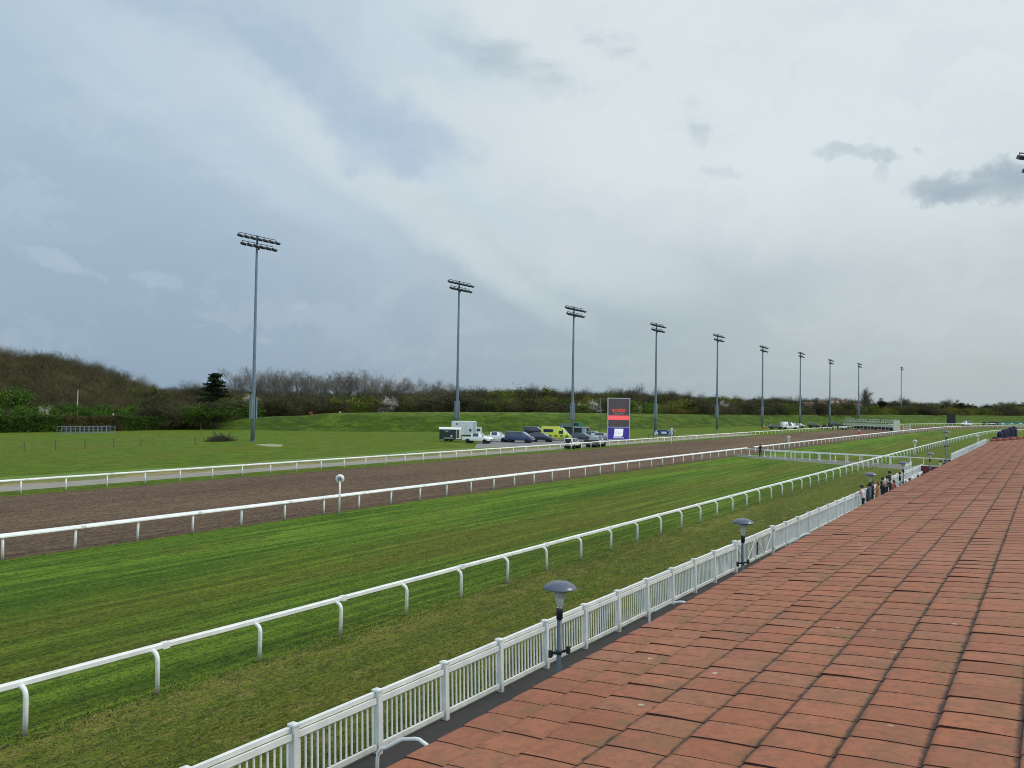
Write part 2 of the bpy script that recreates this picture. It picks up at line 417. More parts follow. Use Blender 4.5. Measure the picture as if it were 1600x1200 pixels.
sheet('turf_track',shift(e1,-.15),shift(e2,-.0),.006,TURF)
sheet('dirt_track',shift(e2,-.05),shift(e3,-.7),.012,DIRT)
pn=shift(r3,2.6)[:115]; pf=shift(r3,6.3)[:115]
# path edges wander a little
def wob(P,a,s):
    return [p+Vector((0,a*mnoise.noise(Vector((p.x*.05,s,0)))+.4*a*mnoise.noise(Vector((p.x*.4,s,2))),0)) for p in P]
sheet('dry_verge',wob(shift(r3,5.9)[:115],.3,3),wob(shift(r3,14)[:115],2.5,5),.006,DRYM)
sheet('path',wob(pn,.35,1),wob(pf,.3,2),.012,PATHM)
pk=[at(742,700),at(905,694),at(960,691),at(950,681),at(880,676),at(800,681),at(745,693)]
b=MB(); b.add([(p.x,p.y,.009) for p in pk],[tuple(range(len(pk)))[::-1]]); o=tag(b.build('parking_area',CARP),kind='structure')
if o.data.polygons[0].normal.z<0: o.data.flip_normals()
# crossing mat over the turf
cm=[(at(1150,711),at(1162,713)),(at(1200,712.5),at(1215,720)),(at(1300,718),at(1300,726)),(at(1400,724),at(1400,732.5)),(at(1440,727),at(1440,735))]
cm=[(at(1148,709.5),at(1152,713.5)),(at(1200,712.3),at(1200,717.5)),(at(1300,719),at(1300,725.5)),(at(1400,726),at(1395,732.5)),(at(1432,728.5),at(1425,735))]
sheet('crossing_path',[a for a,b_ in cm],[b_ for a,b_ in cm],.014,MATM)

def bank():
    toe=[(215,671,.0),(330,671.5,1.6),(400,672,2.9),(500,674,3.9),(700,675,4.5),(900,673,4.6),(1100,668,4.2),(1250,664,3.9),(1400,661,3.9),(1600,659.5,3.8)]
    T=[at(x,y) for x,y,_ in toe]; H=[h for *_,h in toe]
    T+=[V2(600,-30),V2(585,-80)]; H+=[3.7,3.6]
    P3=catmull([Vector((p.x,p.y,h)) for p,h in zip(T,H)],1.3)
    P=[Vector((p.x,p.y,0)) for p in P3]; H=[max(0,p.z) for p in P3]
    prof=[(-1.5,-.3),(0,.0),(1,.05),(2,.12),(3,.24),(4,.36),(5,.49),(6,.62),(7,.73),(8,.84),(9,.92),(10,.97),(12,1.0),(16,1.0),(19,.8),(24,.3),(28,0),(30,-.3)]
    V=[];F=[];n=len(prof)
    for i,p in enumerate(P):
        t=(P[min(i+1,len(P)-1)]-P[max(i-1,0)]).normalized(); nn=Vector((-t.y,t.x,0))
        for d,k in prof:
            q=p+nn*(d+.5*mnoise.noise(Vector((p.x*.05,p.y*.05,d)))); z=k*H[i]
            if 0<k: z+=(.34*mnoise.noise(Vector((q.x*.22,q.y*.22,1)))+.30*mnoise.noise(Vector((q.x*.7,q.y*.7,4))))*(1 if k<.97 else .25)*min(1,H[i])
            V.append((q.x,q.y,z if k>=0 else -.3))
    for i in range(len(P)-1):
        for j in range(n-1): F.append((i*n+j,i*n+j+1,(i+1)*n+j+1,(i+1)*n+j))
    b=MB(); b.add(V,F,0,True); o=tag(b.build('embankment',BANK),kind='structure')
    if o.data.polygons[len(F)//2].normal.z<0: o.data.flip_normals()
    return P,H
BP,BH=bank()

# grass tufts near the rails and fence
def tufts():
    n=26000
    X=6+rng.random(n)**1.5*75; Y=11.3+rng.random(n)*6.6
    k=rng.random(n)<.6; 
    Y[k]=np.where(rng.random(k.sum())<.5,17.45+rng.normal(0,.35,k.sum()),11.32+np.abs(rng.normal(0,.12,k.sum())))
    k2=rng.random(n)<.3; X[k2]=6+rng.random(k2.sum())**1.3*110; Y[k2]=37.0+rng.normal(0,.28,k2.sum())
    a=rng.random(n)*2*PI; hgt=.03+.05*rng.random(n); hgt[rng.random(n)<.04]*=1.6; wd=.006+.012*rng.random(n)
    lean=rng.normal(0,.03,(n,2))
    ax=np.stack([np.cos(a),np.sin(a)],1)*wd[:,None]
    base=np.stack([X,Y],1)
    V=np.empty((n,3,3)); V[:,0,:2]=base-ax; V[:,1,:2]=base+ax; V[:,2,:2]=base+lean; V[:,0,2]=0.0;V[:,1,2]=0.0;V[:,2,2]=hgt
    g=G('grass_tufts',.8); v=g.noise(g.pos((1.2,2.5,1)),1.1,5,.75); v2=g.noise(g.pos((9,9,9)),1,3)
    c=g.ramp(v,[(.38,s2l((86,116,34))),(.5,s2l((120,128,52))),(.62,s2l((176,160,100)))]); c=g.mix(g.mr(v2,.4,.7,0,.4),c,s2l((96,112,44)))
    g.color(c); nn=g.N.new('ShaderNodeCombineXYZ'); nn.inputs[2].default_value=1; g.L.new(nn.outputs[0],g.b.inputs['Normal'])
    o=npmesh('grass',V.reshape(-1,3),np.arange(3*n).reshape(-1,3),[g.m]); tag(o,kind='stuff')
tufts()

# ------------------------------------------------------------------ running rails
def running_rail(name,label,poly,sp,start,hook,rw,rh,railz,pw,group='white running rails along the racecourse',tilt=0,nrm=-1):
    root=empty(name,poly[0],0,label,'railing',group); org=poly[0]
    loc=[p-org for p in poly]
    b=MB(); P=[];F=[]
    pr=[(-.5,-.35),(-.36,-.5),(.36,-.5),(.5,-.35),(.5,.35),(.36,.5),(-.36,.5),(-.5,.35)]
    for i,p in enumerate(loc):
        t=(loc[min(i+1,len(loc)-1)]-loc[max(i-1,0)]).normalized(); nn=Vector((-t.y,t.x,0))
        for u,v in pr: P.append(p+nn*(u*rw)+Vector((0,0,railz+v*rh+tilt*u*rw+.012*mnoise.noise(Vector((i*.7,org.y,0))))))
    n=len(pr)
    for i in range(len(loc)-1):
        for k in range(n): F.append((i*n+k,i*n+(k+1)%n,(i+1)*n+(k+1)%n,(i+1)*n+k))
    F.append(tuple(range(n))[::-1]); F.append(tuple(range((len(loc)-1)*n,len(loc)*n)))
    b.add(P,F)
    for p,t in resample(loc,sp*2,start+.35):
        if p.length<90: b.bar(p+Vector((0,0,railz))-t*.09,p+Vector((0,0,railz))+t*.09,rw*1.09,rh*1.12)
    b.build('rail',RAILM,root)
    pts=resample(loc,sp,start)
    pm=MB()
    if hook:
        q=[Vector((0,-hook,0)),Vector((0,-hook,.6)),Vector((0,-hook,railz-.28))]
        for k in range(1,6): 
            t=k/5*PI/2; q.append(Vector((0,-hook+.16-.16*math.cos(t),railz-.28+.2*math.sin(t)+.02)))
        q.append(Vector((0,0,railz-.03)))
        pm.tube(q,pw/2,8)
    else:
        pm.tube([(0,0,0),(0,0,railz-rh*.4)],pw/2,8)
    far=MB(); first=None
    for i,(p,t) in enumerate(pts):
        if i<99:
            if first is None: first=pm.build('post',RAILM,root); c=first
            else: c=first.copy(); COL.objects.link(c); c.parent=root
            c.location=p; c.rotation_euler=(R_(random.gauss(0,.9)),R_(random.gauss(0,.9)),math.atan2(t.y,t.x))
        else:
            M=Matrix.Rotation(math.atan2(t.y,t.x),3,'Z'); far.add([M@Vector(v)+p for v in pm.v],pm.f,0,True)
    if far.v: tag(far.build('post',RAILM,root),kind='stuff')
    return root
r1e=[p for p in r1 if p.x>2 and p.y>-25]
def clip(P,a,b): return [p for p in P if a<=p.x<=b]
st=r1e[0].x
running_rail('running_rail','white rail on hooked posts along the near edge of the turf, nearest the picket fence',r1e,2.937,(8.218-st)%2.937,.28,.15,.13,1.02,.11)
r2a=[p for p in r2 if 5<p.x<=116]; r2b=[p for p in r2 if p.x>=117.5]
r2a=r2a+[r2a[-1]+Vector((1.2,-.02,0))]
running_rail('running_rail','white flat topped rail between turf and dirt track, from picture left to the crossing',r2a,3.043,(16.23-r2a[0].x)%3.043,0,.27,.07,1.04,.12,tilt=.35)
running_rail('running_rail','white flat topped rail between turf and dirt from the crossing round the far bend',r2b,3.043,.6,0,.27,.07,1.04,.12,tilt=.35)
r3a=[p for p in r3 if p.x>12]
running_rail('running_rail','white rail along the far side of the dirt track beside the grey path',r3a,3.137,(27.795-r3a[0].x)%3.137,0,.19,.08,1.04,.12,tilt=.3)

# crossing rails: movable frames standing in two rows across the turf
def crossing():
    A0=at(1163,700.8,1.04); A1=at(1486,717.6,1.04); B0=at(1197,704,1.04); B1=at(1399,713.8,1.04)
    A0.z=A1.z=B0.z=B1.z=0
    def frame(L,foot):
        b=MB(); b.box((0,0,1.02),(L+.1,.16,.11)); r=empty('crossing_rail'); b.build('rail',RAILM,r)
        for s in(-1,1):
            m=MB(); m.bar((s*L*.3,0,.06),(s*L*.3,0,.98),.09); m.build('post',RAILM,r)
            m=MB(); m.bar((s*L*.3,-.42*foot,.04),(s*L*.3,.42,.04),.08); m.build('foot',RAILM,r)
        m=MB(); m.bar((-L*.3,-.3*foot,.05),(L*.3,-.3*foot,.05),.07); m.build('base_bar',RAILM,r)
        return r
    for (P,Q,n,txt,foot) in ((A0,A1,7,'back',1),(B0,B1,5,'front',1)):
        d=Q-P; L=d.length/n; ang=math.atan2(d.y,d.x); proto=None
        for i in range(n):
            c=P+d*((i+.5)/n)
            ordn=['first','second','third','fourth','fifth','sixth','seventh'][i]
            lab=f'white movable rail frame across the turf, {txt} row, {ordn} from the dirt track'
            if proto is None:
                proto=frame(L,foot); proto.location=c; proto.rotation_euler=(0,0,ang); tag(proto,lab,'barrier','movable rail frames at the crossing')
            else: dup(proto,c,ang,lab)
crossing()

# ------------------------------------------------------------------ picket fence
FY=11.1
def fence_post(h=1.27,w=.11,dpt=.16):
    b=MB(); b.box((0,0,h/2-.02),(w,dpt,h-.04)); b.box((0,0,h-.02),(w+.03,dpt+.03,.035)); b.box((0,0,h+.008),(w+.0,dpt+.0,.02),taper=.5); return b
def fence_panel(L,n=14,h=1.25,cross=False,solid=False):
    b=MB()
    b.box((0,.035,h-.07),(L,.09,.08)); b.box((0,-.015,h-.19),(L,.06,.11))
    b.box((0,-.015,.16),(L,.06,.1))
    for i in range(n):
        x=-L/2+L*(i+.5)/n; b.box((x,.01,(h-.03)/2+.05),(.032,.026,h-.38))
    if cross:
        for s in(-1,1): b.bar((s*L*.46,-.055,h-.24),(s*L*.02,-.055,.2),.022,.05)
    return b
def picket():
    sp=2.1246; x0=11.859-5*sp
    root=empty('picket_fence',(x0,FY,0),0,'white plastic picket fence with square capped posts between the asphalt walkway and the grass strip','fence')
    pb=fence_post(); pn_=fence_panel(sp-.13); post=pan=None
    def put(first,mb,name,loc,rx=0):
        if first is None: o=mb.build(name,RAILM,root)
        else: o=first.copy(); COL.objects.link(o); o.parent=root
        o.location=loc; o.rotation_euler=(rx,0,R_(random.gauss(0,.3))); return o
    nxt=0; k=0
    lean=R_(-2.2)
    while True:
        X=x0+sp*k
        if X>33.0: break
        o=put(post,pb,'post',(sp*k,0,0),lean); post=post or o
        if X+sp<33.2: o=put(pan,pn_,'panel',(sp*(k+.5),0,0),lean); pan=pan or o
        k+=1
    # last short panel to the gate post
    last=sp*(k-1); g0=33.45-x0
    o=fence_panel(g0-last-.16,8 if g0-last<1.4 else 14).build('panel',RAILM,root); o.location=((g0+last)/2,0,0)
    # gate opening 33.45..38.9 then on to the people
    gx=38.9-x0; k=0; end=68.6-x0; n=int((end-gx)/2.2); s2=(end-gx)/n; far=fence_panel(s2-.13,16); fp=None
    for k in range(n+1):
        if k>0: put(post,pb,'post',(gx+s2*k,0,0),0)
        if k<n: o=put(fp,far,'panel',(gx+s2*(k+.5),0,0),0); fp=fp or o
    # double gate, a thing of its own
    g=empty('double_gate',(33.45,FY,0),0,'white double gate with crossed braces in the picket fence beside the second lamp','gate')
    W=38.9-33.45
    for xx in(0,W):
        m=fence_post(1.33,.16,.19); o=m.build('gate_post',RAILM,g); o.location=(xx,0,0)
        m=MB(); m.box((xx+(.12 if xx==0 else -.12),-.12,1.14),(.07,.03,.06)); m.box((xx+(.12 if xx==0 else -.12),-.12,.28),(.07,.03,.06)); m.build('hinge',LAMPDK,g)
    for s,c in((0,W*.25+.02),(1,W*.75-.02)):
        m=fence_panel(W/2-.16,14,cross=True); 
        m.box((-W/4+.1,0,.66),(.05,.07,1.05)); m.box((W/4-.1,0,.66),(.05,.07,1.05))
        o=m.build('gate_leaf',RAILM,g); o.location=(c,0,.02)
    m=MB(); m.box((W/2,-.11,.62),(.05,.05,.5)); m.box((W/2,-.13,.9),(.09,.04,.09)); m.build('drop_bolt',LAMPDK,g)
picket()
def simple_fence(name,label,pts,h=1.25,spacing=2.2,np_=15,sp_cat='fence',group=None):
    root=empty(name,pts[0],0,label,sp_cat,group); org=Vector(pts[0])
    for a,b in zip(pts[:-1],pts[1:]):
        a=Vector(a);b=Vector(b);d=b-a;n=max(1,round(d.length/spacing));ang=math.atan2(d.y,d.x);s=d.length/n; post=pan=None
        for k in range(n+1):
            if post is None: o=fence_post(h+.05).build('post',RAILM,root); post=o
            else: o=post.copy(); COL.objects.link(o); o.parent=root
            o.location=a+d*(k/n)-org; o.rotation_euler=(0,0,ang)
            if k<n:
                if pan is None: o=fence_panel(s-.12,np_,h).build('panel',RAILM,root); pan=o
                else: o=pan.copy(); COL.objects.link(o); o.parent=root
                o.location=a+d*((k+.5)/n)-org; o.rotation_euler=(0,0,ang)
    return root
simple_fence('picket_fence','white picket fence beyond the standing people, running up to the maroon banner',[(70.2,11.2,0),(92.0,11.1,0)],1.35,2.2,17)
simple_fence('picket_fence','low white picket pen fence between the third and fourth lamps beside the roof edge',[(70.6,10.9,0),(70.6,9.9,0),(82,9.9,0)],1.3,2.4,12)
simple_fence('picket_fence','long white fence along the far walkway that turns a corner behind the folded parasols',[(119.8,10.9,0),(186,10.9,0),(184,-6,0)],1.3,2.6,15)
simple_fence('picket_fence','short white fence at the end of the crossing, left of the maroon banner',[(91.5,12.6,0),(96,12.6,0)],1.3,2.2,3)
# maroon banner
def maroon():
    r=empty('banner_barrier',(90.3,10.95,0),-PI/2,'maroon cloth banner stretched over a white barrier beside the fourth lamp','banner')
    m=MB(); m.box((2.1,0,.75),(4.2,.06,1.15)); m.build('cloth',plain('maroon_cloth',(98,28,42),.7),r)
    m=MB(); m.bar((-.02,0,1.36),(4.25,0,1.36),.07); m.build('top_bar',RAILM,r)
    for x in(0,2.1,4.2):
        m=MB(); m.bar((x,.06,0),(x,.06,1.34),.05); m.build('post',RAILM,r)
    m=MB(); m.box((2.7,-.038,.85),(.8,.02,.2)); m.build('emblem',plain('pale_print',(208,196,196),.6),r)
maroon()

# ------------------------------------------------------------------ walkway, steps, lower building
b=MB(); b.add([(-25,9.2,.010),(196,9.2,.010),(196,11.15,.010),(-25,11.15,.010)],[(0,1,2,3)]); tag(b.build('walkway',ASPH),kind='structure')
b=MB(); b.add([(-25,11.15,.012),(196,11.15,.012),(196,11.3,.016),(-25,11.3,.016)],[(0,1,2,3)]); tag(b.build('fence_verge',rough_ground('mossy_edge',(84,80,58),(104,100,66),(50,54,32))),kind='structure')
CONC=rough_ground('concrete_terrace',(112,108,104),(132,128,122),(90,88,84))
b=MB()
for i,(y0,y1,z) in enumerate(((8.75,9.25,.17),(8.25,8.76,.34),(7.2,8.26,.51),(-8,7.21,.55))): b.box(((-25+196)/2,(y0+y1)/2,z/2),(221,y1-y0,z))
tag(b.build('terrace_steps',CONC),kind='structure')
def rooftile_mat():
    g=G('terracotta_tile',.72); g.b.inputs['Specular IOR Level'].default_value=.35
    uv=g.N.new('ShaderNodeUVMap'); uv.uv_map='tile'; uo=g.sep(uv.outputs[0])   # x: along tile row, y: up the slope
    at_=g.N.new('ShaderNodeAttribute'); at_.attribute_name='tint'; rv=at_.outputs['Fac']
    f=g.noise(g.pos((1,1,1)),16,6,.75); med=g.noise(g.pos((1,1,1)),2.2,5,.65); big=g.noise(g.pos((.35,.35,.35)),1,3)
    st=g.noise(g.pos((22,3,3)),1,4,.6)
    c=g.ramp(rv,[(0,s2l((142,84,57))),(.35,s2l((150,90,62))),(.7,s2l((159,98,68))),(1,s2l((148,98,70)))])
    c=g.mix(g.mr(med,.42,.6,0,.4),c,s2l((132,90,68)))
    c=g.mix(g.mr(big,.42,.6,0,.25),c,s2l((160,112,88)))
    c=g.mix(g.mr(st,.45,.75,0,.28),c,s2l((176,108,84)))
    c=g.mix(g.mr(f,.42,.52,.4,0),c,s2l((104,70,54)))
    c=g.mix(g.mr(g.noise(g.pos((5,5,5)),1,5,.75),.5,.62,0,.4),c,s2l((118,82,62)))
    # grime and moss that collects up the slope under the next course
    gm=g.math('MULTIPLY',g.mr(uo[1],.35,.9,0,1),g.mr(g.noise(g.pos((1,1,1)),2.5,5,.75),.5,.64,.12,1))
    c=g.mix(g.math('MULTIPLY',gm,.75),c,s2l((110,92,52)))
    dk=g.math('MULTIPLY',g.mr(g.math('ADD',uo[1],g.mr(g.noise(g.pos((14,14,14)),1,4,.7),.35,.65,-.02,.02)),.835,.885,0,1),.88)  # dark lap seam: dirt and moss plus the shade of the step, painted in
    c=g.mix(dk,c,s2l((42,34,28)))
    sl=g.math('MULTIPLY',g.mr(uo[0],.96,1.0,0,1),.6); c=g.mix(sl,c,s2l((70,50,40)))  # tone darkens along the side lap
    # lichen rings
    vo=g.N.new('ShaderNodeTexVoronoi'); vo.inputs['Scale'].default_value=2.6; g.L.new(g.pos(),vo.inputs['Vector'])
    ring=g.math('MULTIPLY',g.mr(vo.outputs['Distance'],.045,.065,1,0),g.mr(f,.4,.55,0,1))
    c=g.mix(g.math('MULTIPLY',ring,.75),c,s2l((186,178,160)))
    sp=g.N.new('ShaderNodeTexVoronoi'); sp.inputs['Scale'].default_value=11; g.L.new(g.pos(),sp.inputs['Vector'])
    c=g.mix(g.math('MULTIPLY',g.mr(sp.outputs['Distance'],.04,.07,1,0),.6),c,s2l((60,48,40)))
    g.bump(g.math('ADD',f,med),.25,.01)
    return g.color(c)
def lower_building():
    root=empty('pavilion_building',(0,0,0),0,'low building with a weathered terracotta tiled roof stretching away below the viewpoint','building')
    V=[];F=[];UV=[];TI=[];MI=[]
    pit=.238; X0=-1.5; XE=54.0; nX=int((XE-X0)/pit)
    def eave(X): t=min(1,max(0,(X-2.5)/14)); return 2.64+.31*t
    def Yk(k,X):
        if k<=6: return .107+.3375*k
        e=eave(X); return 2.132+(e-2.132)*((k-6)/2)
    def zr(Y): return 5.57-.13*Y
    for k in range(-4,8):
        for i in range(nX):
            xa=X0+i*pit; xb=xa+pit; tint=random.random(); lift=abs(random.gauss(0,.0018))+(random.random()<.07)*random.uniform(.004,.010)
            dz=random.gauss(0,.0009); sh=random.gauss(0,.0016); lo=Yk(k+1,xa+.01); up=Yk(k,xa+.01)-.03
            ss=[0,.008,.03,.09,.35,.7,1.0]; tt=[0,.04,.35,.7,.965,1.0]
            base=len(V)
            for s in ss:
                Y=lo+sh+(up-lo-sh)*s
                for t in tt:
                    X=xa+.002+(pit-.004)*t
                    z=zr(Y)+.019*(1-s)+dz            # overlap makes each course step
                    z+=.004*math.sin(PI*min(1,s*1.1))
                    z-= .011*max(0,1-s/.03)**2        # rounded nose
                    z+=(.0028+lift*(1-s))*(1-t)+.0035*math.sin(PI*t)
                    if t==0: z-=.001
                    V.append((X,Y,z)); UV.append((t,s)); TI.append(tint)
            w_=len(tt)
            for a in range(len(ss)-1):
                for c in range(w_-1):
                    q=base+a*w_+c; F.append((q,q+w_,q+w_+1,q+1)); MI.append(0)
            # near riser (faces the camera end), dark underside edge
            rb=len(V)
            for a,s in enumerate(ss):
                x,y,z=V[base+a*w_]; V.append((x,y,z)); V.append((x+.001,y,z-.028)); UV+=[(0.5,.2),(0.5,.2)]; TI+=[tint,tint]
            for a in range(len(ss)-1): F.append((rb+2*a,rb+2*a+1,rb+2*a+3,rb+2*a+2)); MI.append(1)
            rb=len(V)
            for c in range(w_):
                x,y,z=V[base+c]; V.append((x,y,z)); V.append((x,y-.003,z-.02)); UV+=[(0.5,.2),(0.5,.2)]; TI+=[tint,tint]
            for c in range(w_-1): F.append((rb+2*c,rb+2*c+2,rb+2*c+3,rb+2*c+1)); MI.append(1)
    me=bpy.data.meshes.new('roof'); me.from_pydata(V,[],F)
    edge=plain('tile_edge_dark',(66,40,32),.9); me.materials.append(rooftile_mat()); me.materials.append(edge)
    me.polygons.foreach_set('material_index',MI); me.polygons.foreach_set('use_smooth',[m==0 for m in MI])
    ul=me.uv_layers.new(name='tile'); li=np.empty(len(me.loops),np.int32); me.loops.foreach_get('vertex_index',li)
    ul.data.foreach_set('uv',np.asarray(UV,np.float32)[li].ravel())
    at_=me.attributes.new('tint','FLOAT','POINT'); at_.data.foreach_set('value',TI)
    me.update(); ro=bpy.data.objects.new('roof',me); COL.objects.link(ro); ro.parent=root
    # underlay, follows the course lines
    b=MB(); xs=[X0,2.5,6,10,16.5,30,XE]
    for x in xs:
        e=eave(x)-.02; b.v+=[(x,-1.6,zr(-1.6)-.012),(x,e,zr(e)-.012)]
    for i in range(len(xs)-1): b.f.append((2*i,2*i+2,2*i+3,2*i+1)); b.mi.append(0); b.sm.append(False)
    b.build('underlay',plain('roofing_felt',(34,28,26),.95),ro)
    # far verge capping tiles
    vt=G('verge_tile',.75); vt.color(vt.ramp(vt.noise(vt.pos(),3,5),[(.3,s2l((120,64,52))),(.7,s2l((160,92,74)))]))
    b=MB(); n=14
    for i in range(n):
        ya=2.98-i*.33; yb=ya-.35; b.tube([(XE+.12,ya,zr(ya)+.03),(XE+.12,yb,zr(yb)+.035)],[.15,.13],10)
    b.build('verge_capping',vt.m,ro)
    wm=plain('cream_render',(206,200,186),.8); b=MB(); b.box(((X0+XE)/2+.2,.3,2.6),(XE-X0-.8,4.2,5.05)); b.build('wall',wm,root)
    b=MB(); b.box(((X0+XE)/2,2.44,zr(2.62)-.10),(XE-X0,.06,.14)); b.build('fascia',plain('fascia_board',(90,84,80),.6),root)
    for i in range(12):
        b=MB(); x=3+i*4.2; b.box((x,2.405,1.95),(2.6,.03,2.0)); b.build('window',glassy('window_glass'),root)
lower_building()

# handrails on the steps
def handrails():
    spec=[((590,1172),(604,1160),(655,1155.5),(672,1160),'nearest, at the bottom of the picture'),((1015,957),(1020,952),(1068,940.5),(1079,943),'by the fence between the first and second lamps'),((1234,848),(1240,844),(1270,833.5),(1280,833),'just past the double gate'),((1321,803),(1328,799),(1350,791),(1358,790),'below the standing person in pink')]
    for (p0,p1,p2,p3,txt) in spec:
        def onY(p,Y):
            d=raydir(*p); t=Y/d.y; return Vector((d.x*t,Y,CH+d.z*t))
        A=onY(p0,9.75); X=A.x
        def onX(p):
            d=raydir(*p); t=X/d.x; return Vector((X,d.y*t,CH+d.z*t))
        B=onX(p1);C=onX(p2);D=onX(p3)
        # keep the rail a plausible stair rail
        z1=A.z+.06
        r=empty('handrail',(X,9.75,0),0,'white tubular stair handrail on the steps, '+txt,'handrail','white stair handrails')
        Ct=Vector((X,min(C.y,9.0),max(C.z,z1+.1)))
        dy=9.75-Ct.y
        pts=[Vector((0,0,0)),Vector((0,0,z1-.2)),Vector((0,-.02,z1-.08)),Vector((0,-.09,z1-.01)),Vector((0,-.2,z1+.03))]
        pts+=[Vector((0,-dy*.6,z1+(Ct.z-z1)*.75)),Vector((0,-dy*.9,Ct.z-.01)),Vector((0,-dy,Ct.z)),Vector((0,-dy-.2,Ct.z-.06)),Vector((0,-dy-.27,Ct.z-.2)),Vector((0,-dy-.28,.4))]
        m=MB(); m.tube(pts,.032,10); m.build('tube',RAILM,r)
        m=MB(); m.box((0,0,.02),(.14,.14,.03)); m.build('foot_plate',RAILM,r)
handrails()

# lamps
GLS=None
def lampglass():
    g=G('lamp_glass',.08); g.b.inputs['Transmission Weight'].default_value=.6; g.b.inputs['IOR'].default_value=1.2
    n=g.noise(g.pos(obj=True),6,3); return g.color(g.ramp(n,[(.3,s2l((226,232,226))),(.7,s2l((246,248,244)))]))
def walkway_lamp(h):
    r=empty('walkway_lamp'); blue=plain('slate_blue_paint',(84,92,108),.3,0,.1); pole=plain('steel_blue_pole',(72,88,102),.45,.2,.15)
    m=MB(); m.lathe([(.055,0),(.05,.9),(.046,h-.72)],12); m.build('pole',pole,r)
    m=MB(); m.lathe([(.062,h-.72),(.062,h-.52),(.05,h-.51)],12); m.build('collar',plain('black_collar',(24,26,30),.5),r)
    m=MB(); m.lathe([(.055,h-.51),(.06,h-.46),(.08,h-.38),(.12,h-.22),(.135,h-.14),(.13,h-.135),(.075,h-.38),(.05,h-.48)],16); m.build('glass_bowl',lampglass() if 'lampg' not in MC else MC['lampg'],r)
    m=MB(); m.lathe([(.012,h-.5),(.025,h-.34),(.02,h-.2),(.012,h-.15)],10); m.build('bulb',plain('bulb_white',(232,228,214),.3),r)
    m=MB(); m.lathe([(.30,h-.150),(.33,h-.135),(.325,h-.12),(.27,h-.07),(.19,h-.025),(.09,h-.003),(.01,h)],28); m.build('hood',blue,r)
    z=h-1.35
    c=MB(); c.lathe([(.056,z-.04),(.056,z+.04)],12); c.bar((-.10,.10,z-.02),(.12,-.12,z+.02),.045); c.box((.13,-.13,z+.03),(.06,.06,.14)); c.box((-.12,.12,z-.03),(.06,.06,.14)); c.build('bracket',LAMPDK,r)
    return r
def lamps():
    L=[((875,908),3.6,'nearest lamp, in front of the picket fence at the lower middle'),((1161,810),3.6,'second lamp, in front of the double gate'),((1360,738),3.6,'third lamp, standing among the people at the fence'),((1411.5,721),3.6,'fourth lamp, beside the low picket pen'),((1453,707),3.6,'fifth lamp, in front of the maroon banner')]
    proto=walkway_lamp(3.6); first=True
    for (px,h,t) in L:
        p=at(px[0],px[1],h); p.z=0.0
        lab='dark hooded walkway lamp, '+t
        if first: proto.location=p; tag(proto,lab,'lamp','hooded lamps along the walkway'); first=False
        else: dup(proto,p,random.uniform(-.1,.1),lab)
    t=walkway_lamp(5.2); p=at(1478.5,673,5.2); p.z=0; t.location=p; tag(t,'tallest dark hooded walkway lamp, last of the row near the roof edge','lamp','hooded lamps along the walkway')
    for o in t.children: pass
lamps()

# ------------------------------------------------------------------ floodlight masts
def mast(h,i=0):
    r=empty('floodlight_mast')
    m=MB(); m.lathe([(.34,0),(.31,6),(.25,16),(.19,h-2.5),(.16,h)],14); m.build('pole',GALV,r)
    m=MB(); m.lathe([(.5,0),(.5,.12),(.36,.14)],12); m.build('base_flange',GALV,r)
    for sx in((-1,1)):
        m=MB(); m.box((sx*.46,0,5.6),(.3,.55,3.6)); m.box((sx*.46,-.29,6.5),(.24,.03,1.5)); m.box((sx*.46,-.29,4.7),(.24,.03,1.5)); m.build('control_cabinet',GALV,r)
    for (z,n,L,off) in ((h-.15,7,7.6,0),(h-1.4,6,6.3,.1)):
        m=MB(); m.bar((-L/2,-.2,z),(L/2,-.2,z),.09); m.bar((0,-.2,z),(0,.0,z),.12); m.build('crossbar',LAMPDK,r)
        for k in range(n):
            x=-L/2+L*k/(n-1); m=MB()
            M=Matrix.Rotation(R_(28),3,'X')@Matrix.Rotation(R_((k-n/2)*6),3,'Z')
            c=Vector((x,-.42,z-.55))
            m.bar((x,-.2,z),(x,-.3,z-.4),.05)
            m.box(c+Vector((0,.12,.1)),(.5,.4,.34),0,M); m.box(c+Vector((0,-.16,-.08)),(.98,.6,.28),0,M,taper=.7)
            m.box(c+Vector((0,-.56,.0)),(.94,.4,.03),0,M)
            m.build('floodlight',LAMPDK,r)
    m=MB(); m.box((.2,-.1,h-2.2),(.35,.3,.4)); m.build('junction_box',LAMPDK,r)
    return r
def masts():
    T=[((403,368),(394.5,690)),((718,439),(713.5,681)),((898,479),(894,682)),((1028,505),(1024,677)),((1122,522),(1120,672)),((1193.5,540),(1191,668)),((1252,550),(1250,664)),((1298,561),(1296.5,663)),((1342,567),(1341.5,661)),((1409,573),(1408,657))]
    tx=['leftmost and tallest in the picture, standing alone on the grass','second from the left, behind the horse trailer','third from the left, behind the parked cars and green shed','fourth from the left, behind the blue banner frame','fifth from the left, alone in front of the grass bank','sixth from the left, beside the orange cone','seventh from the left, behind the white van','eighth from the left, behind the dark parked vehicles','ninth from the left, behind the starting stalls','last and farthest, right of the starting stalls']
    for k,((tp,bp),t) in enumerate(zip(T,tx)):
        P=at(*bp); h=zat(P,*tp); r=mast(h); r.location=P
        tag(r,'grey floodlight mast, '+t,'floodlight','floodlight masts along the track')
    P=bear(1641,92); r=mast(zat(P,1641,243)); r.location=P; r.rotation_euler=(0,0,R_(-42)); tag(r,'dark floodlight lamp heads poking in at the right edge of the sky','floodlight','floodlight masts along the track')
masts()

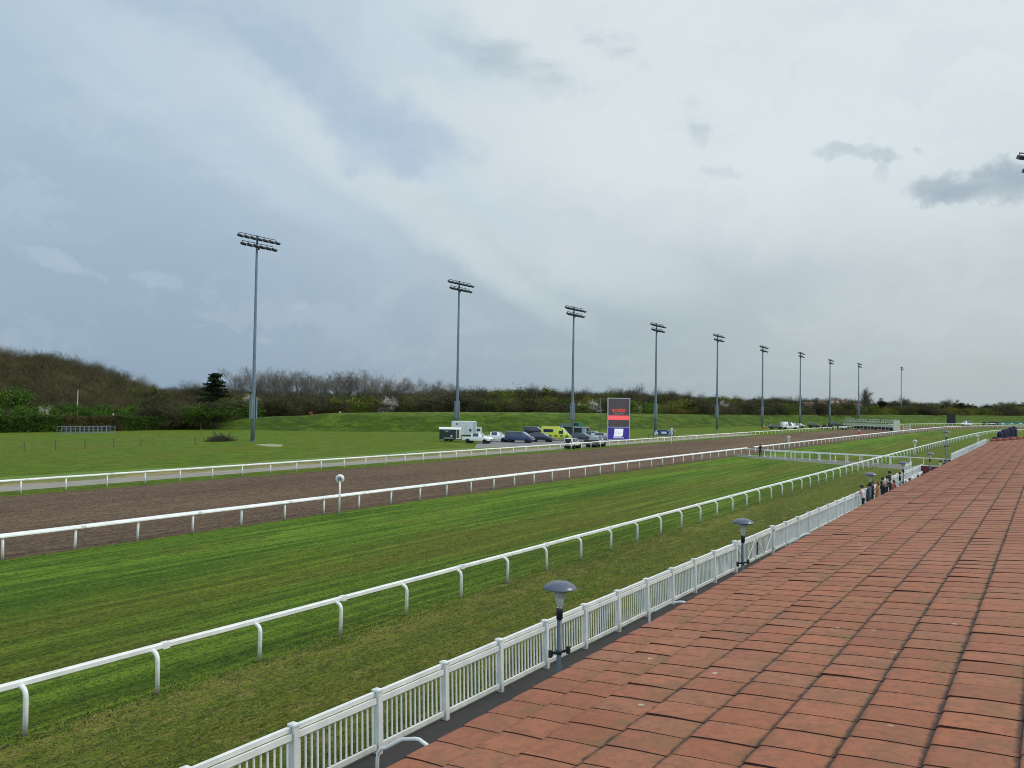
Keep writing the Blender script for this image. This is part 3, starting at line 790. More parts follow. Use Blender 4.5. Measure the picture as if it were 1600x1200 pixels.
# ------------------------------------------------------------------ vehicles
TYRE=plain('black_tyre',(26,26,28),.85); RIM=plain('alloy_rim',(168,172,176),.35,.6); DRIM=plain('dark_rim',(70,72,76),.4,.5); GLASS=glassy('car_glass',(44,54,66))
g=G('windscreen_glass',.1); g.b.inputs['Metallic'].default_value=.55; WSG=g.color(g.ramp(g.noise(g.pos(obj=True),1.2,2),[(.35,s2l((120,134,146))),(.65,s2l((166,178,186)))]))  # pale base paints the sky's reflection into the windscreens
HEADL=plain('headlamp_lens',(214,220,224),.12); TAILL=plain('tail_lamp_lens',(150,26,24),.25); TRIM=plain('black_trim',(30,31,33),.6); PLATE=plain('number_plate_white',(220,220,206),.5)
def paint(n,c): return plain(n,c,.28,.0,.05,1.5,coat=.6)
def wheel(root,x,y,r,w,rim=RIM):
    wr=empty('wheel'); wr.parent=root; wr.location=(x,y,r)
    s=1 if y>0 else -1
    m=MB(); m.lathe([(r*.62,-w/2),(r*.93,-w/2),(r,-w/2+.03),(r,w/2-.03),(r*.93,w/2),(r*.62,w/2)],20); t=m.build('tyre',TYRE,wr); t.rotation_euler=(PI/2,0,0)
    m=MB(); m.lathe([(r*.62,-w/2+.03),(r*.62,w/2-.02),(r*.5,w/2-.05),(r*.16,w/2-.04),(r*.12,w/2-.01)],12,smooth=False)
    for k in range(5):
        a=2*PI*k/5; m.bar((r*.14*math.cos(a),r*.14*math.sin(a),w/2-.035),(r*.56*math.cos(a),r*.56*math.sin(a),w/2-.02),.05,.03)
    t=m.build('rim',rim,wr); t.rotation_euler=(PI/2*(-1 if s>0 else 1),0,0)
def vehicle(name,label,cat,loc,ang,pm,st,wheels,wr=.36,group=None,lower=None,cabin=None,glass_cuts=None,roofrack=False,rim=RIM,tow=False):
    """st: stations rear to front (x,zb,zbelt,zroof,wbot,wbelt,wroof). cabin: list of (i,j) station index pairs that get side glass; 'ws' windscreen pair; 'rw' rear."""
    root=empty(name,loc,ang,label,cat,group); b=MB(); n=10
    def ring(s):
        x,zb,zm,zr,wb,wm,wr_=s; q=(zm-zb)
        return [(x,-wb*.96,zb),(x,-wb,zb+.12*q),(x,-wm*1.0,zb+.75*q),(x,-wm*.97,zm),(x,-wr_,zr-.03*(zr-zm)),(x,wr_,zr-.03*(zr-zm)),(x,wm*.97,zm),(x,wm,zb+.75*q),(x,wb,zb+.12*q),(x,wb*.96,zb)]
    P=[];F=[]
    rs=[ring(s) for s in st]
    # crown the roof a touch by adding a centre line
    for r in rs: P+=r
    for i in range(len(rs)-1):
        for k in range(n): F.append((i*n+k,i*n+(k+1)%n,(i+1)*n+(k+1)%n,(i+1)*n+k))
    F.append(tuple(range(n))); F.append(tuple(reversed(range((len(rs)-1)*n,len(rs)*n))))
    b.add(P,F)
    o=b.build('body',pm,root)
    bm=bmesh.new(); bm.from_mesh(o.data); bmesh.ops.recalc_face_normals(bm,faces=bm.faces); bmesh.ops.bevel(bm,geom=[e for e in bm.edges if len(e.link_faces)==2 and e.calc_face_angle(0)>.5],offset=.035,segments=2,affect='EDGES',profile=.6,clamp_overlap=True); bm.to_mesh(o.data); bm.free()
    for p in o.data.polygons: p.use_smooth=True
    try: o.data.set_sharp_from_angle(angle=R_(35))
    except Exception: pass
    def quad_part(nm,A,B,C,D,mat,ins=.08,out=.014,thick=.02):
        A,B,C,D=map(Vector,(A,B,C,D)); c=(A+B+C+D)/4; nn=(B-A).cross(D-A).normalized()
        if nn.dot(c-Vector((0,0,1.0)))<0 : nn=-nn
        L=[p+(c-p).normalized()*ins for p in(A,B,C,D)]; m=MB(); T=[p+nn*out for p in L]; U=[p-nn*thick for p in L]
        m.add(T+U,[(0,1,2,3),(7,6,5,4),(0,4,5,1),(1,5,6,2),(2,6,7,3),(3,7,4,0)]); return m.build(nm,mat,root)
    for (i,j) in (cabin or []):
        for sgn in(3,6):
            other=4 if sgn==3 else 5
            quad_part('side_window',rs[i][sgn],rs[j][sgn],rs[j][other],rs[i][other],GLASS,.07)
    for kind,i,j in (glass_cuts or []):
        # glass lying between station i (low) and j (roof)
        lo=rs[i];hi=rs[j]
        quad_part(kind,lo[4],lo[5],hi[5],hi[4],WSG if kind=='windscreen' else GLASS,.1)
    L0=st[0];L1=st[-1]
    for s in(-1,1):
        m=MB(); m.box((L1[0]-.02,s*(L1[4]*.76),L1[1]+(L1[2]-L1[1])*.66),(.1,.34,.15)); m.build('headlight',HEADL,root)
        m=MB(); m.box((L0[0]+.02,s*(L0[4]*.84),L0[1]+(L0[2]-L0[1])*.7),(.1,.16,.34)); m.build('tail_light',TAILL,root)
        xm=st[len(st)//2+1][0]
        m=MB(); m.box((xm,s*(st[len(st)//2][5]+.1),st[len(st)//2][2]+.06),(.1,.2,.14)); m.build('wing_mirror',TRIM,root)
    m=MB(); m.box((L1[0]+.03,0,L1[1]+.17),(.1,L1[4]*1.7,.2)); m.build('bumper',lower or TRIM,root)
    m=MB(); m.box((L1[0]+.012,0,L1[1]+(L1[2]-L1[1])*.62),(.05,L1[4]*1.05,.2)); m.build('grille',TRIM,root)
    m=MB(); m.box((L1[0]+.09,0,L1[1]+.2),(.02,.5,.11)); m.build('number_plate',PLATE,root)
    for x in wheels:
        m=MB(); m.tube([(x-0,-L0[4]-.012,wr*1.02),(x,L0[4]+.012,wr*1.02)],wr*1.14,18,cap=True); m.build('wheel_arch',TRIM,root)
        for s in(-1,1): wheel(root,x,s*(max(a[4] for a in st)-.06),wr,.24,rim)
    if roofrack:
        for s in(-1,1):
            m=MB(); m.bar((-1.5,s*.55,st[2][3]+.05),(.4,s*.55,st[2][3]+.05),.04); m.build('roof_bar',TRIM,root)
    return root
def pickup(label,loc,ang,pm,bed=True,canopy=False,pn='pickup_truck',group=None,rim=RIM):
    st=[(-2.65,.5,1.08,1.10,.88,.9,.88),(-1.0,.45,1.10,1.12,.9,.92,.9),(-.98,.45,1.14,1.74,.9,.92,.66),(-.75,.45,1.14,1.80,.9,.92,.7),(.45,.45,1.14,1.80,.9,.92,.7),(1.25,.45,1.12,1.2,.9,.92,.8),(2.35,.48,.98,1.05,.88,.88,.76),(2.62,.5,.85,.9,.82,.82,.7)]
    r=vehicle(pn,label,'pickup truck',loc,ang,pm,st,(-1.6,1.62),.39,cabin=[(3,4)],glass_cuts=[('windscreen',5,4)],group=group,rim=rim)
    if canopy: 
        m=MB(); m.box((-1.82,0,1.42),(1.6,1.66,.62),taper=.88); m.build('canopy',pm,r)
        for s in(-1,1):
            m=MB(); m.box((-1.82,s*.8,1.44),(1.2,.06,.3)); m.build('side_window',GLASS,r)
    else:
        m=MB(); m.box((-1.83,0,1.115),(1.45,1.5,.03)); m.build('load_bed',TRIM,r)
    return r
def van(label,loc,ang,pm,L=4.9,h=1.95,windows=2,name='panel_van',group=None,rim=RIM,cat='van'):
    k=L/4.9
    st=[(-2.4*k,.4,1.2,h-.08,.9,.93,.74),(-2.3*k,.4,1.2,h,.92,.95,.78),(-.6*k,.4,1.2,h+.01,.92,.95,.79),(.7*k,.4,1.2,h,.92,.95,.78),(1.75*k,.4,1.16,1.24,.92,.93,.8),(2.25*k,.42,.98,1.02,.88,.88,.72),(2.45*k,.45,.82,.86,.82,.8,.66)]
    cab=[(2,3)]+([(1,2)] if windows>1 else [])
    return vehicle(name,label,cat,loc,ang,pm,st,(-1.5*k,1.5*k),.34,cabin=cab,glass_cuts=[('windscreen',4,3)],group=group,rim=rim)
def suv(label,loc,ang,pm,L=4.6,h=1.68,name='parked_car',group=None,cat='car',rim=RIM):
    k=L/4.6
    st=[(-2.25*k,.42,1.0,1.06,.86,.88,.7),(-2.0*k,.4,1.03,h-.12,.88,.91,.64),(-1.4*k,.38,1.02,h,.88,.92,.68),(-.3*k,.38,1.0,h+.01,.88,.92,.7),(.5*k,.38,.99,h-.03,.88,.92,.68),(1.3*k,.38,.98,1.05,.88,.9,.78),(2.05*k,.4,.85,.9,.85,.85,.7),(2.28*k,.42,.72,.75,.78,.78,.62)]
    return vehicle(name,label,cat,loc,ang,pm,st,(-1.35*k,1.38*k),.35,cabin=[(2,3),(3,4)],glass_cuts=[('windscreen',5,4),('rear_window',0,1)],group=group,rim=rim)
def offroader(label,loc,ang,pm,L=3.7,h=1.72,name='off_road_car',rear=TRIM):
    k=L/3.7
    st=[(-1.75*k,.5,1.05,h-.04,.76,.78,.68),(-1.68*k,.5,1.05,h,.78,.8,.7),(-.5*k,.5,1.05,h,.78,.8,.7),(.25*k,.5,1.05,h-.02,.78,.8,.68),(.62*k,.5,1.02,1.08,.78,.79,.7),(1.6*k,.5,.98,1.02,.76,.76,.7),(1.75*k,.52,.9,.94,.72,.72,.66)]
    r=vehicle(name,label,'car',loc,ang,pm,st,(-1.1*k,1.12*k),.35,cabin=[(1,2),(2,3)],glass_cuts=[('windscreen',4,3)])
    m=MB(); m.box((-1.775*k,0,1.34),(.04,1.1,.42)); m.build('rear_window',GLASS,r)
    m=MB(); m.tube([(-1.78*k,0,.98),(-1.95*k,0,.98)],.31,18); m.build('spare_wheel',TYRE,r)
    return r
def ambulance(loc,ang):
    yl=paint('ambulance_yellow',(206,214,44)); gr=plain('ambulance_green',(26,110,60),.4)
    st=[(-3.0,.45,1.3,2.6,.98,1.0,.86),(-2.9,.45,1.3,2.72,1.0,1.02,.9),(.2,.45,1.3,2.74,1.0,1.02,.9),(1.1,.45,1.3,2.45,1.0,1.0,.84),(1.3,.45,1.3,2.25,1.0,1.0,.8),(2.15,.45,1.22,1.3,.98,.98,.84),(2.75,.48,1.02,1.06,.92,.92,.74),(2.95,.5,.85,.9,.86,.86,.7)]
    r=vehicle('ambulance','bright yellow ambulance with dark side window parked among the cars','ambulance',loc,ang,yl,st,(-1.9,1.9),.36,cabin=[(3,4)],glass_cuts=[('windscreen',5,4)],group=None)
    for s in(-1,1):
        m=MB(); m.box((-1.6,s*.985,1.92),(1.9,.05,.58)); m.build('side_window',GLASS,r)
        m=MB(); m.box((.85,s*.985,1.66),(.75,.05,.58)); m.build('cab_window',GLASS,r)
        m=MB()
        for k in range(5): m.box((-2.3+k*1.1,s*1.01,.95),(.55,.03,.3))
        m.build('green_check',gr,r)
    m=MB(); m.box((.75,0,2.72),(.35,1.3,.14)); m.build('light_bar',plain('blue_lamp',(60,110,190),.2),r)
    return r
def trailer():
    # green horse trailer, white roof, side on
    P=at(705,689.5); P.z=0
    a=R_(-58)
    r=empty('horse_trailer',P,a,'dark green horse trailer with rounded white roof, left of the first white pickup','horse trailer')
    gn=plain('deep_green_panels',(34,52,50),.4,0,.15,4); wh=paint('trailer_white',(228,230,226))
    m=MB(); m.box((-.55,0,1.32),(3.0,1.9,1.75)); 
    for k in range(12): m.box((-1.95+k*.26,-.96,1.3),(.03,.03,1.6))
    m.build('body',gn,r)
    m=MB(); m.box((1.35,0,1.36),(.8,1.92,1.82)); m.build('groom_door_bay',wh,r)
    m=MB(); m.box((1.28,-.965,1.4),(.46,.03,1.5)); m.build('open_doorway',plain('dim_interior_panel',(72,78,66),.7),r)
    m=MB(); pts=[]
    for k in range(9):
        t=PI*k/8; pts.append((-math.cos(t)*.99,2.18+math.sin(t)*.38))
    V=[(x,y,z) for x in(-2.15,1.8) for y,z in pts]; n=9
    m.add(V,[(k,k+1,k+1+n,k+n) for k in range(n-1)]+[tuple(range(n)),tuple(range(n,2*n))[::-1],(0,n,2*n-1,n-1)],0,False); m.build('roof',wh,r)
    m=MB(); m.box((-.2,0,.42),(4.0,1.8,.12)); m.build('chassis',TRIM,r)
    m=MB(); m.bar((1.7,0,.45),(2.75,0,.45),.1); m.tube([(2.3,0,.1),(2.3,0,.7)],.04); m.build('drawbar',GALV,r)
    m=MB(); m.box((-.4,-1.0,.62),(1.7,.2,.1)); m.build('mudguard',wh,r)
    for x in(-.85,.0):
        for s in(-1,1): wheel(r,x,s*.98,.32,.2)
    # pale emblem and spare cover on the side
    m=MB(); m.tube([(.15,-.99,.98),(.15,-1.02,.98)],.17,16); m.build('round_badge',wh,r)
    m=MB()
    for i in range(-6,7):
        if abs(i)>0: m.box((-.7+i*.1,-.985,1.84+.004*i*i*(1 if abs(i)<5 else .8)),(.085,.02,.09-.008*abs(i)))
    m.box((-.7,-.99,1.82),(.16,.025,.3)); m.build('winged_emblem',plain('emblem_silver',(176,188,188),.4),r)
def horsebox():
    P=at(728,684); r=empty('horse_lorry',P,R_(-60),'boxy white horse lorry parked behind the white pickup and green trailer','lorry')
    wh=paint('lorry_white',(214,220,224))
    m=MB(); m.box((-.4,0,1.95),(4.8,2.2,2.6)); o=m.build('box_body',wh,r)
    m=MB(); m.box((-.4,0,3.3),(4.7,2.1,.12),taper=.94); m.build('roof',wh,r)
    m=MB(); m.box((2.55,0,1.35),(1.3,2.0,1.6),taper=.86); m.build('cab',wh,r)
    m=MB(); m.box((2.6,-.97,1.65),(.7,.06,.5)); m.build('cab_window',GLASS,r)
    m=MB(); m.box((1.0,-1.11,1.55),(.42,.04,.5)); m.build('side_window',GLASS,r)
    m=MB(); m.box((-1.7,-1.11,2.75),(.3,.04,.32)); m.build('vent_window',GLASS,r)
    m=MB()
    for x in(-1.1,.1,1.6,1.85,2.0): m.box((x,-1.108,2.0),(.04,.03,2.3))
    m.build('panel_seams',plain('seam_grey',(140,146,150),.5),r)
    m=MB(); m.box((0,0,.55),(5.2,1.9,.2)); m.build('chassis',TRIM,r)
    for x in(-1.4,2.1):
        for s in(-1,1): wheel(r,x,s*.95,.42,.26)
def fleet():
    A=R_(-90)
    W1=paint('pickup_white',(244,245,244)); NB=paint('navy_blue_paint',(54,68,108)); DG=paint('charcoal_paint',(50,56,74)); BK=paint('black_blue_paint',(28,30,44)); SV=paint('silver_paint',(150,160,168))
    trailer(); horsebox()
    pickup('white pickup truck parked nose to the track, in front of the horse lorry',at(747,692.5),R_(-78),W1)
    pickup('white pickup truck with dark rims, second from the left, beside the navy van',at(776,690),R_(-78),W1,rim=DRIM)
    van('navy blue van parked nearest the white pickups',at(812,691.5),R_(-78),NB,5.3,1.98,rim=DRIM)
    van('black van standing at the back left of the yellow ambulance',at(835,680),R_(-72),BK,4.6,1.95,1)
    suv('dark blue estate car parked directly in front of the yellow ambulance',at(846,690.3),R_(-80),DG,4.9,1.66,rim=DRIM)
    ambulance(at(871,688.5),R_(-72))
    suv('charcoal car with pale bonnet parked right of the ambulance',at(909,689.5),R_(-74),DG,4.7,1.6)
    suv('silver car parked behind the charcoal one near the big screen',at(928,687),R_(-74),SV,4.8,1.72)
    suv('pale grey car half hidden at the left foot of the big screen',at(941,688),R_(-74),paint('pale_grey_paint',(196,202,204)),4.5,1.5)
    offroader('small white off-road car with rear spare wheel, on the path by the rail',at(895,700.5),R_(4),paint('cream_white_paint',(226,228,222)),3.7,1.7)
    r=pickup('dark off-road pickup with a silver cab beside the rail',at(931,698),R_(4),SV,pn='off_road_pickup')
    m=MB(); m.box((-1.83,0,.95),(1.66,1.9,.5)); m.build('dark_bed',BK,r)
    # group by the bend
    suv('low dark car at the left of the white van near the starting stalls',at(1212,670.5),R_(-60),paint('dark_grey_paint',(66,76,84)),4.4,1.42)
    van('tall white van behind the white pickup near the starting stalls',at(1231,668.5),R_(-40),W1,5.0,2.1,1)
    pickup('small white pickup in front of the tall white van near the starting stalls',at(1234,670.8),R_(-60),W1)
    suv('silver car tucked behind the white van by the seventh mast',at(1247,668),R_(-50),paint('light_silver',(186,194,200)),4.4,1.6)
    suv('black hatchback parked alone between the seventh and eighth masts',at(1272,668.3),R_(-60),BK,4.2,1.7)
    van('dark van beside the eighth mast, left of the starting stalls',at(1305,667),R_(-60),paint('dark_green_grey',(44,56,58)),4.8,2.0,1)
    van('white minibus on the far bend, right of the dark rear screen',at(1510,665.5),R_(150),W1,5.6,2.3,2,name='minibus',cat='minibus')
    # dark utility vehicles and a cart by the stalls
    for px,lab in ((1288,'low black tractor unit by the rail, left of the starting stalls'),(1297,'dark low trailer standing by the rail left of the stalls')):
        p=at(px,671); r=empty('utility_tractor' if px==1288 else 'flat_trailer',p,R_(10),lab,'tractor' if px==1288 else 'trailer')
        m=MB(); m.box((0,0,.95),(2.4,1.3,.7)); m.box((-.5,0,1.5),(.9,1.1,.5),taper=.8) if px==1288 else m.box((0,0,1.35),(2.6,1.5,.12)); m.build('body',BK,r)
        for x in(-.8,.8):
            for s in(-1,1): wheel(r,x,s*.7,.42 if x<0 else .34,.26)
    p=at(1317,671.5); r=empty('stalls_cart',p,R_(-30),'small pale grey cart on wheels at the left end of the starting stalls','cart')
    m=MB(); m.box((0,0,.95),(2.3,1.3,.55),taper=.9); m.build('body',paint('cart_grey',(196,200,198)),r)
    m=MB(); m.box((.2,0,1.35),(.7,.9,.35),taper=.7); m.build('seat',TRIM,r)
    for x in(-.75,.75):
        for s in(-1,1): wheel(r,x,s*.6,.32,.2)
fleet()

# ------------------------------------------------------------------ starting stalls
def stalls():
    A=at(1322,669.3); B=at(1399,673.5); d=B-A; L=d.length; ang=math.atan2(d.y,d.x); H=3.4
    r=empty('starting_stalls',A,ang,'long white and green starting stalls standing across the dirt track','starting stalls')
    wh=paint('stall_white',(192,198,184)); gn=plain('stall_green',(64,104,58),.5); dk=plain('stall_dark_pad',(34,40,50),.7)
    n=14; s=L/n
    m=MB(); m.box((L/2,-.9,H),(L,.18,.24)); m.box((L/2,1.1,H),(L,.18,.24)); m.box((L/2,-.95,H-.6),(L,.1,.2)); m.build('top_gantry',wh,r)
    m=MB()
    for k in range(4): m.box((L*(k+.08)/4,-1.02,H-.05),(.7,.06,.34))
    m.build('sponsor_board',dk,r)
    for k in range(n+1):
        m=MB(); m.box((k*s,-.9,H/2),(.12,.12,H)); m.box((k*s,1.1,H/2),(.12,.12,H)); m.box((k*s,.1,1.35),(.06,2.0,.12)); m.box((k*s,.1,2.5),(.06,2.0,.08)); m.build('stall_divider',wh,r)
    for k in range(n):
        m=MB()
        for q in(.27,.73):
            m.box(((k+q)*s,-1.0,1.85),(s*.36,.08,.4)); m.box(((k+q)*s,-1.0,1.35),(s*.2,.08,.5))
        m.build('front_gate',wh,r)
        m=MB(); m.box(((k+.5)*s,-.98,2.3),(s*.6,.06,.3)); m.build('number_pad',gn,r)
        m=MB(); m.box(((k+.5)*s,.2,.7),(s*.8,1.9,.75)); m.build('side_padding',dk,r)
    m=MB(); m.box((L+.35,.1,1.75),(.55,2.3,3.3)); m.build('end_housing',wh,r)
    for x in(.6,L*.35,L*.68,L-.3):
        wheel(r,x,-1.2,.45,.3,DRIM); wheel(r,x,1.3,.45,.3,DRIM)
stalls()

# ------------------------------------------------------------------ screens, signs, banners
def text_obj(name,s,size,mat,parent,loc,rot,sx=1,align='CENTER',ext=.01,bold=0):
    cu=bpy.data.curves.new(name,'FONT'); cu.body=s; cu.size=size; cu.align_x=align; cu.align_y='CENTER'; cu.extrude=ext; cu.offset=bold
    t=bpy.data.objects.new(name,cu); COL.objects.link(t); bpy.context.view_layer.update()
    me=bpy.data.meshes.new_from_object(t.evaluated_get(bpy.context.evaluated_depsgraph_get())); bpy.data.objects.remove(t)
    o=bpy.data.objects.new(name,me); COL.objects.link(o); me.materials.clear(); me.materials.append(mat); o.parent=parent; o.location=loc; o.rotation_euler=rot; o.scale=(sx,1,1); return o
def emis(name,c,e=.8):
    if name in MC: return MC[name]
    g=G(name,.4); n=g.noise(g.pos(obj=True),8,2); col=g.ramp(n,[(.3,tuple(v*.92 for v in s2l(c))),(.7,s2l(c))]); g.color(tuple(v*.3 for v in s2l(c))); g.set(g.b.inputs['Emission Color'],col); g.b.inputs['Emission Strength'].default_value=e; MC[name]=g.m; return g.m
def big_screen():
    A=at(948.5,689.5); B=at(984,688.2); d=(B-A); dd=Vector((CR.x,CR.y,0)).normalized(); P=A
    depth=(A-Vector((0,0,0))).dot(CF); W=35.5*depth/FPX; H=zat(A,948.5,621.5)
    ang=math.atan2(dd.y,dd.x)+R_(4)
    r=empty('big_screen',A,ang,'tall outdoor screen in two stacked panels, grey with red lettering above and blue below','screen')
    fr=plain('screen_frame_silver',(188,194,198),.4,.3)
    m=MB()
    m.box((.07,0,H/2),(.14,.5,H)); m.box((W-.07,0,H/2),(.14,.5,H)); m.box((W/2,0,H-.07),(W-.28,.5,.14)); m.box((W/2,0,2.75),(W-.28,.5,.12)); m.box((W/2,.05,.25),(W-.28,.44,.3)); m.build('frame',fr,r)
    m=MB(); m.box((W/2,-.1,(2.81+H-.14)/2),(W-.28,.2,H-.14-2.81)); up=m.build('upper_display',emis('display_grey',(70,66,72),.75),r)
    z0=4.15; m=MB(); m.box((W/2,-.215,z0+.42),(W-.3,.02,.86)); m.build('red_band',emis('display_red',(238,92,96),.9),up)
    m=MB(); m.box((W/2,-.1,(2.69+.4)/2),(W-.28,.2,2.69-.4)); lo=m.build('lower_display',emis('display_blue',(52,44,138),.8),r)
    rd=emis('display_letter_red',(226,74,56),1); gy=emis('display_letter_grey',(150,148,150),.8); wt=emis('display_white',(226,228,240),.9); pk_=emis('display_pink',(250,150,150),.9)
    text_obj('wordmark','ecodec',1.15,rd,up,(W/2,-.23,6.05),(PI/2,0,0),.8,bold=.0)
    text_obj('small_wordmark','SOLUTIONS',.32,gy,up,(W/2,-.23,5.42),(PI/2,0,0),1.25)
    m=MB()
    for k in range(9): m.box((W/2-1.0+k*.25,-.23,5.14),(.16,.01,.05))
    m.build('small_print',gy,up)
    m=MB()
    for k in range(14): m.box((W/2-1.6+k*.24,-.23,z0+.38+.02*(k%3)),(.15,.01,.07))
    m.build('band_print',pk_,up)
    m=MB(); V=[(1.15,-.21,.95),(2.75,-.21,.95),(3.0,-.21,1.2),(3.1,-.21,2.45),(1.4,-.21,2.45),(1.3,-.21,1.2)]; 
    m.add([Vector((v[0]/4.35*W,v[1],v[2])) for v in V]+[Vector((v[0]/4.35*W,v[1]+.015,v[2])) for v in V],[(0,1,2,3,4,5),(11,10,9,8,7,6)]+[(k,(k+1)%6,(k+1)%6+6,k+6) for k in range(6)]); m.build('white_emblem',wt,lo)
    gl=emis('display_grey_wave',(140,146,164),.8)
    m=MB()
    for k in range(14):
        x=1.5+k*.1; m.box((x/4.35*W,-.235,1.75+.12*math.sin(k*.45)),(.11,.012,.05)); m.box((x/4.35*W,-.235,1.5+.1*math.sin(k*.45+.6)),(.11,.012,.035))
    m.build('emblem_wave',gl,lo)
    m=MB(); m.box((W/2,-.215,.7),(W*.46,.015,.12)); m.build('underline',wt,lo)
    # supporting scaffold behind
    m=MB()
    for x in(-1.0,W+.2-1.2): m.tube([(x,2.2,0),(x,2.2,H)],.06,8)
    for z in(.3,2.75,5.0,H-.1):
        m.bar((-1.0,2.2,z),(.07,.2,z),.05); m.bar((W-1.0,2.2,z),(W-.07,.2,z),.05); m.bar((-1.0,2.2,z),(W-1.0,2.2,z),.05)
    m.build('scaffold',plain('scaffold_grey',(88,102,104),.5,.3),r)
big_screen()
def rear_screen():
    A=at(1480,663.5); H=zat(A,1480,646.5); r=empty('rear_screen',A,math.atan2(CR.y,CR.x),'black back of a second screen standing on the far bend','screen')
    W=12.3*A.dot(CF)/FPX; m=MB(); m.box((W/2,0,H/2+.3),(W,.8,H-.6))
    for k in range(5): m.box((W*(k+.5)/5,-.42,H/2+.3),(.1,.06,H-.8))
    m.build('panel',plain('screen_back_black',(40,42,48),.7),r)
    m=MB(); m.box((W/2,.2,.4),(W*1.6,1.8,.35)); m.build('trailer_base',TRIM,r)
    for x in(.3,W-.3): wheel(r,x,-.8,.35,.2)
rear_screen()
def marker(px,base,top,rad,label,num):
    P=at(*base); H=zat(P,top[0],top[1]); ang=math.atan2(P.y,P.x)-PI/2
    r=empty('distance_marker',P,ang,label,'distance marker','round distance markers')
    m=MB(); m.lathe([(.06,0),(.055,H-rad)],10); m.build('pole',RAILM,r)
    m=MB(); m.tube([(0,-.04,H-rad),(0,.04,H-rad)],rad,24); d=m.build('disc',RAILM,r); d.scale=(1,1,1.0)
    m=MB(); m.tube([(0,-.05,H-rad),(0,-.041,H-rad)],rad*.62,20); m.build('disc_face',plain('marker_face',(168,176,178),.5),r)
    text_obj('numeral',num,rad*1.0,plain('marker_black',(52,56,60),.6),r,(0,-.062,H-rad),(PI/2,0,0),1,bold=.01)
marker(530,(530,804),(531.5,741),.27,'round white distance marker on a pole beside the flat rail at the left','½')
marker(1232,(1232.5,703),(1232.5,681),.27,'round white distance marker just right of the crossing, by the dirt track rail','1')
marker(1429,(1429.5,714.5),(1429.5,687),.3,'round white distance marker with a thick pole beside the hooked rail','1')
def cross_sign():
    P=at(1049.5,693); H=zat(P,1049,668); r=empty('cross_sign',P,math.atan2(CR.y,CR.x),'white cross shaped post by the far rail in front of the blue banner frame','sign')
    m=MB(); m.bar((0,0,0),(0,0,H),.1); m.build('post',RAILM,r); m=MB(); m.box((0,-.09,H-.62),(1.6,.05,.11)); m.build('cross_arm',RAILM,r); m=MB(); m.box((0,-.09,H-.25),(.4,.05,.42)); m.build('top_plate',RAILM,r)
cross_sign()
def blue_frame():
    P=at(1020,687); r=empty('trackside_banner_stand',P,math.atan2(CR.y,CR.x)+.1,'low frame dressed in dark blue banners with white shapes, below the fourth mast','banner stand')
    sc_=P.dot(CF)/FPX; W=33*sc_; H=15.5*sc_
    m=MB(); m.add([(0,-.1,.9),(W,-.1,.9),(W,.0,H),(W*.09,.0,H),(0,.1,.9),(W,.1,.9),(W,.12,H),(W*.09,.12,H)],[(0,1,2,3),(7,6,5,4),(0,4,5,1),(1,5,6,2),(2,6,7,3),(3,7,4,0)]); m.build('banner_cloth',plain('banner_blue',(40,58,104),.6),r)
    wt=plain('banner_white_print',(206,216,226),.6)
    m=MB(); m.add([(.15,-.14,1.0),(.5,-.14,1.0),(.85,-.13,H-.1),(.62,-.13,H-.1)],[(0,1,2,3)]); m.box((W*.2,-.13,H*.66),(.35,.03,.5)); m.box((W*.53,-.13,H*.72),(W*.24,.03,.42)); m.add([(W*.74,-.14,1.1),(W*.80,-.14,1.1),(W*.93,-.13,H-.15),(W*.88,-.13,H-.15)],[(0,1,2,3)]); m.add([(W*.93,-.14,1.1),(W*.965,-.14,1.1),(W*.935,-.13,H-.15),(W*.9,-.13,H-.15)],[(0,1,2,3)]); m.build('white_print',wt,r)
    for x in(-.9,.2,W*.35,W*.65,W-.1,W+.9):
        m=MB(); m.bar((x,.15,0),(x,.15,1.1),.07); m.build('leg',LAMPDK,r)
    m=MB(); m.bar((-.9,.15,1.0),(W+.9,.15,1.0),.06); m.bar((-.9,.15,.4),(W+.9,.15,.4),.05); m.build('lower_rail',LAMPDK,r)
blue_frame()
def banners():
    teal=plain('banner_teal',(36,120,110),.6); gn=plain('banner_green',(70,130,70),.6); bk=plain('banner_black',(26,30,32),.6); wt=plain('banner_white_print',(206,216,226),.6)
    L=[(1535,1541,bk,'small black advertising board, leftmost of the row on the far bend',0),(1544,1561,bk,'long black advertising board with pale lettering on the far bend',1),(1563,1577,teal,'teal and white advertising board, first of the coloured ones on the far bend',2),(1577.5,1590,teal,'teal and green advertising board, second of the coloured ones on the far bend',2),(1590.5,1606,teal,'teal advertising board at the right edge of the far bend',2)]
    for x0,x1,mt,lab,k in L:
        A=at(x0,664.2); B=at(x1,664.2+.18); d=B-A; r=empty('advertising_board',A,math.atan2(d.y,d.x),lab,'advertising board','boards on the far bend'); W=d.length; H=4.6*A.dot(CF)/FPX
        m=MB(); m.box((W/2,0,H/2+.1),(W,.08,H)); m.build('board',mt,r)
        m=MB()
        if k==1: m.box((W*.35,-.05,H*.55),(W*.5,.02,H*.3))
        if k==2: m.box((W*.28,-.05,H*.5),(W*.34,.02,H*.5)); 
        if m.v: m.build('print',wt,r)
        if k==2: m=MB(); m.box((W*.7,-.05,H*.5),(W*.42,.02,H*.6)); m.build('green_print',gn,r)
banners()
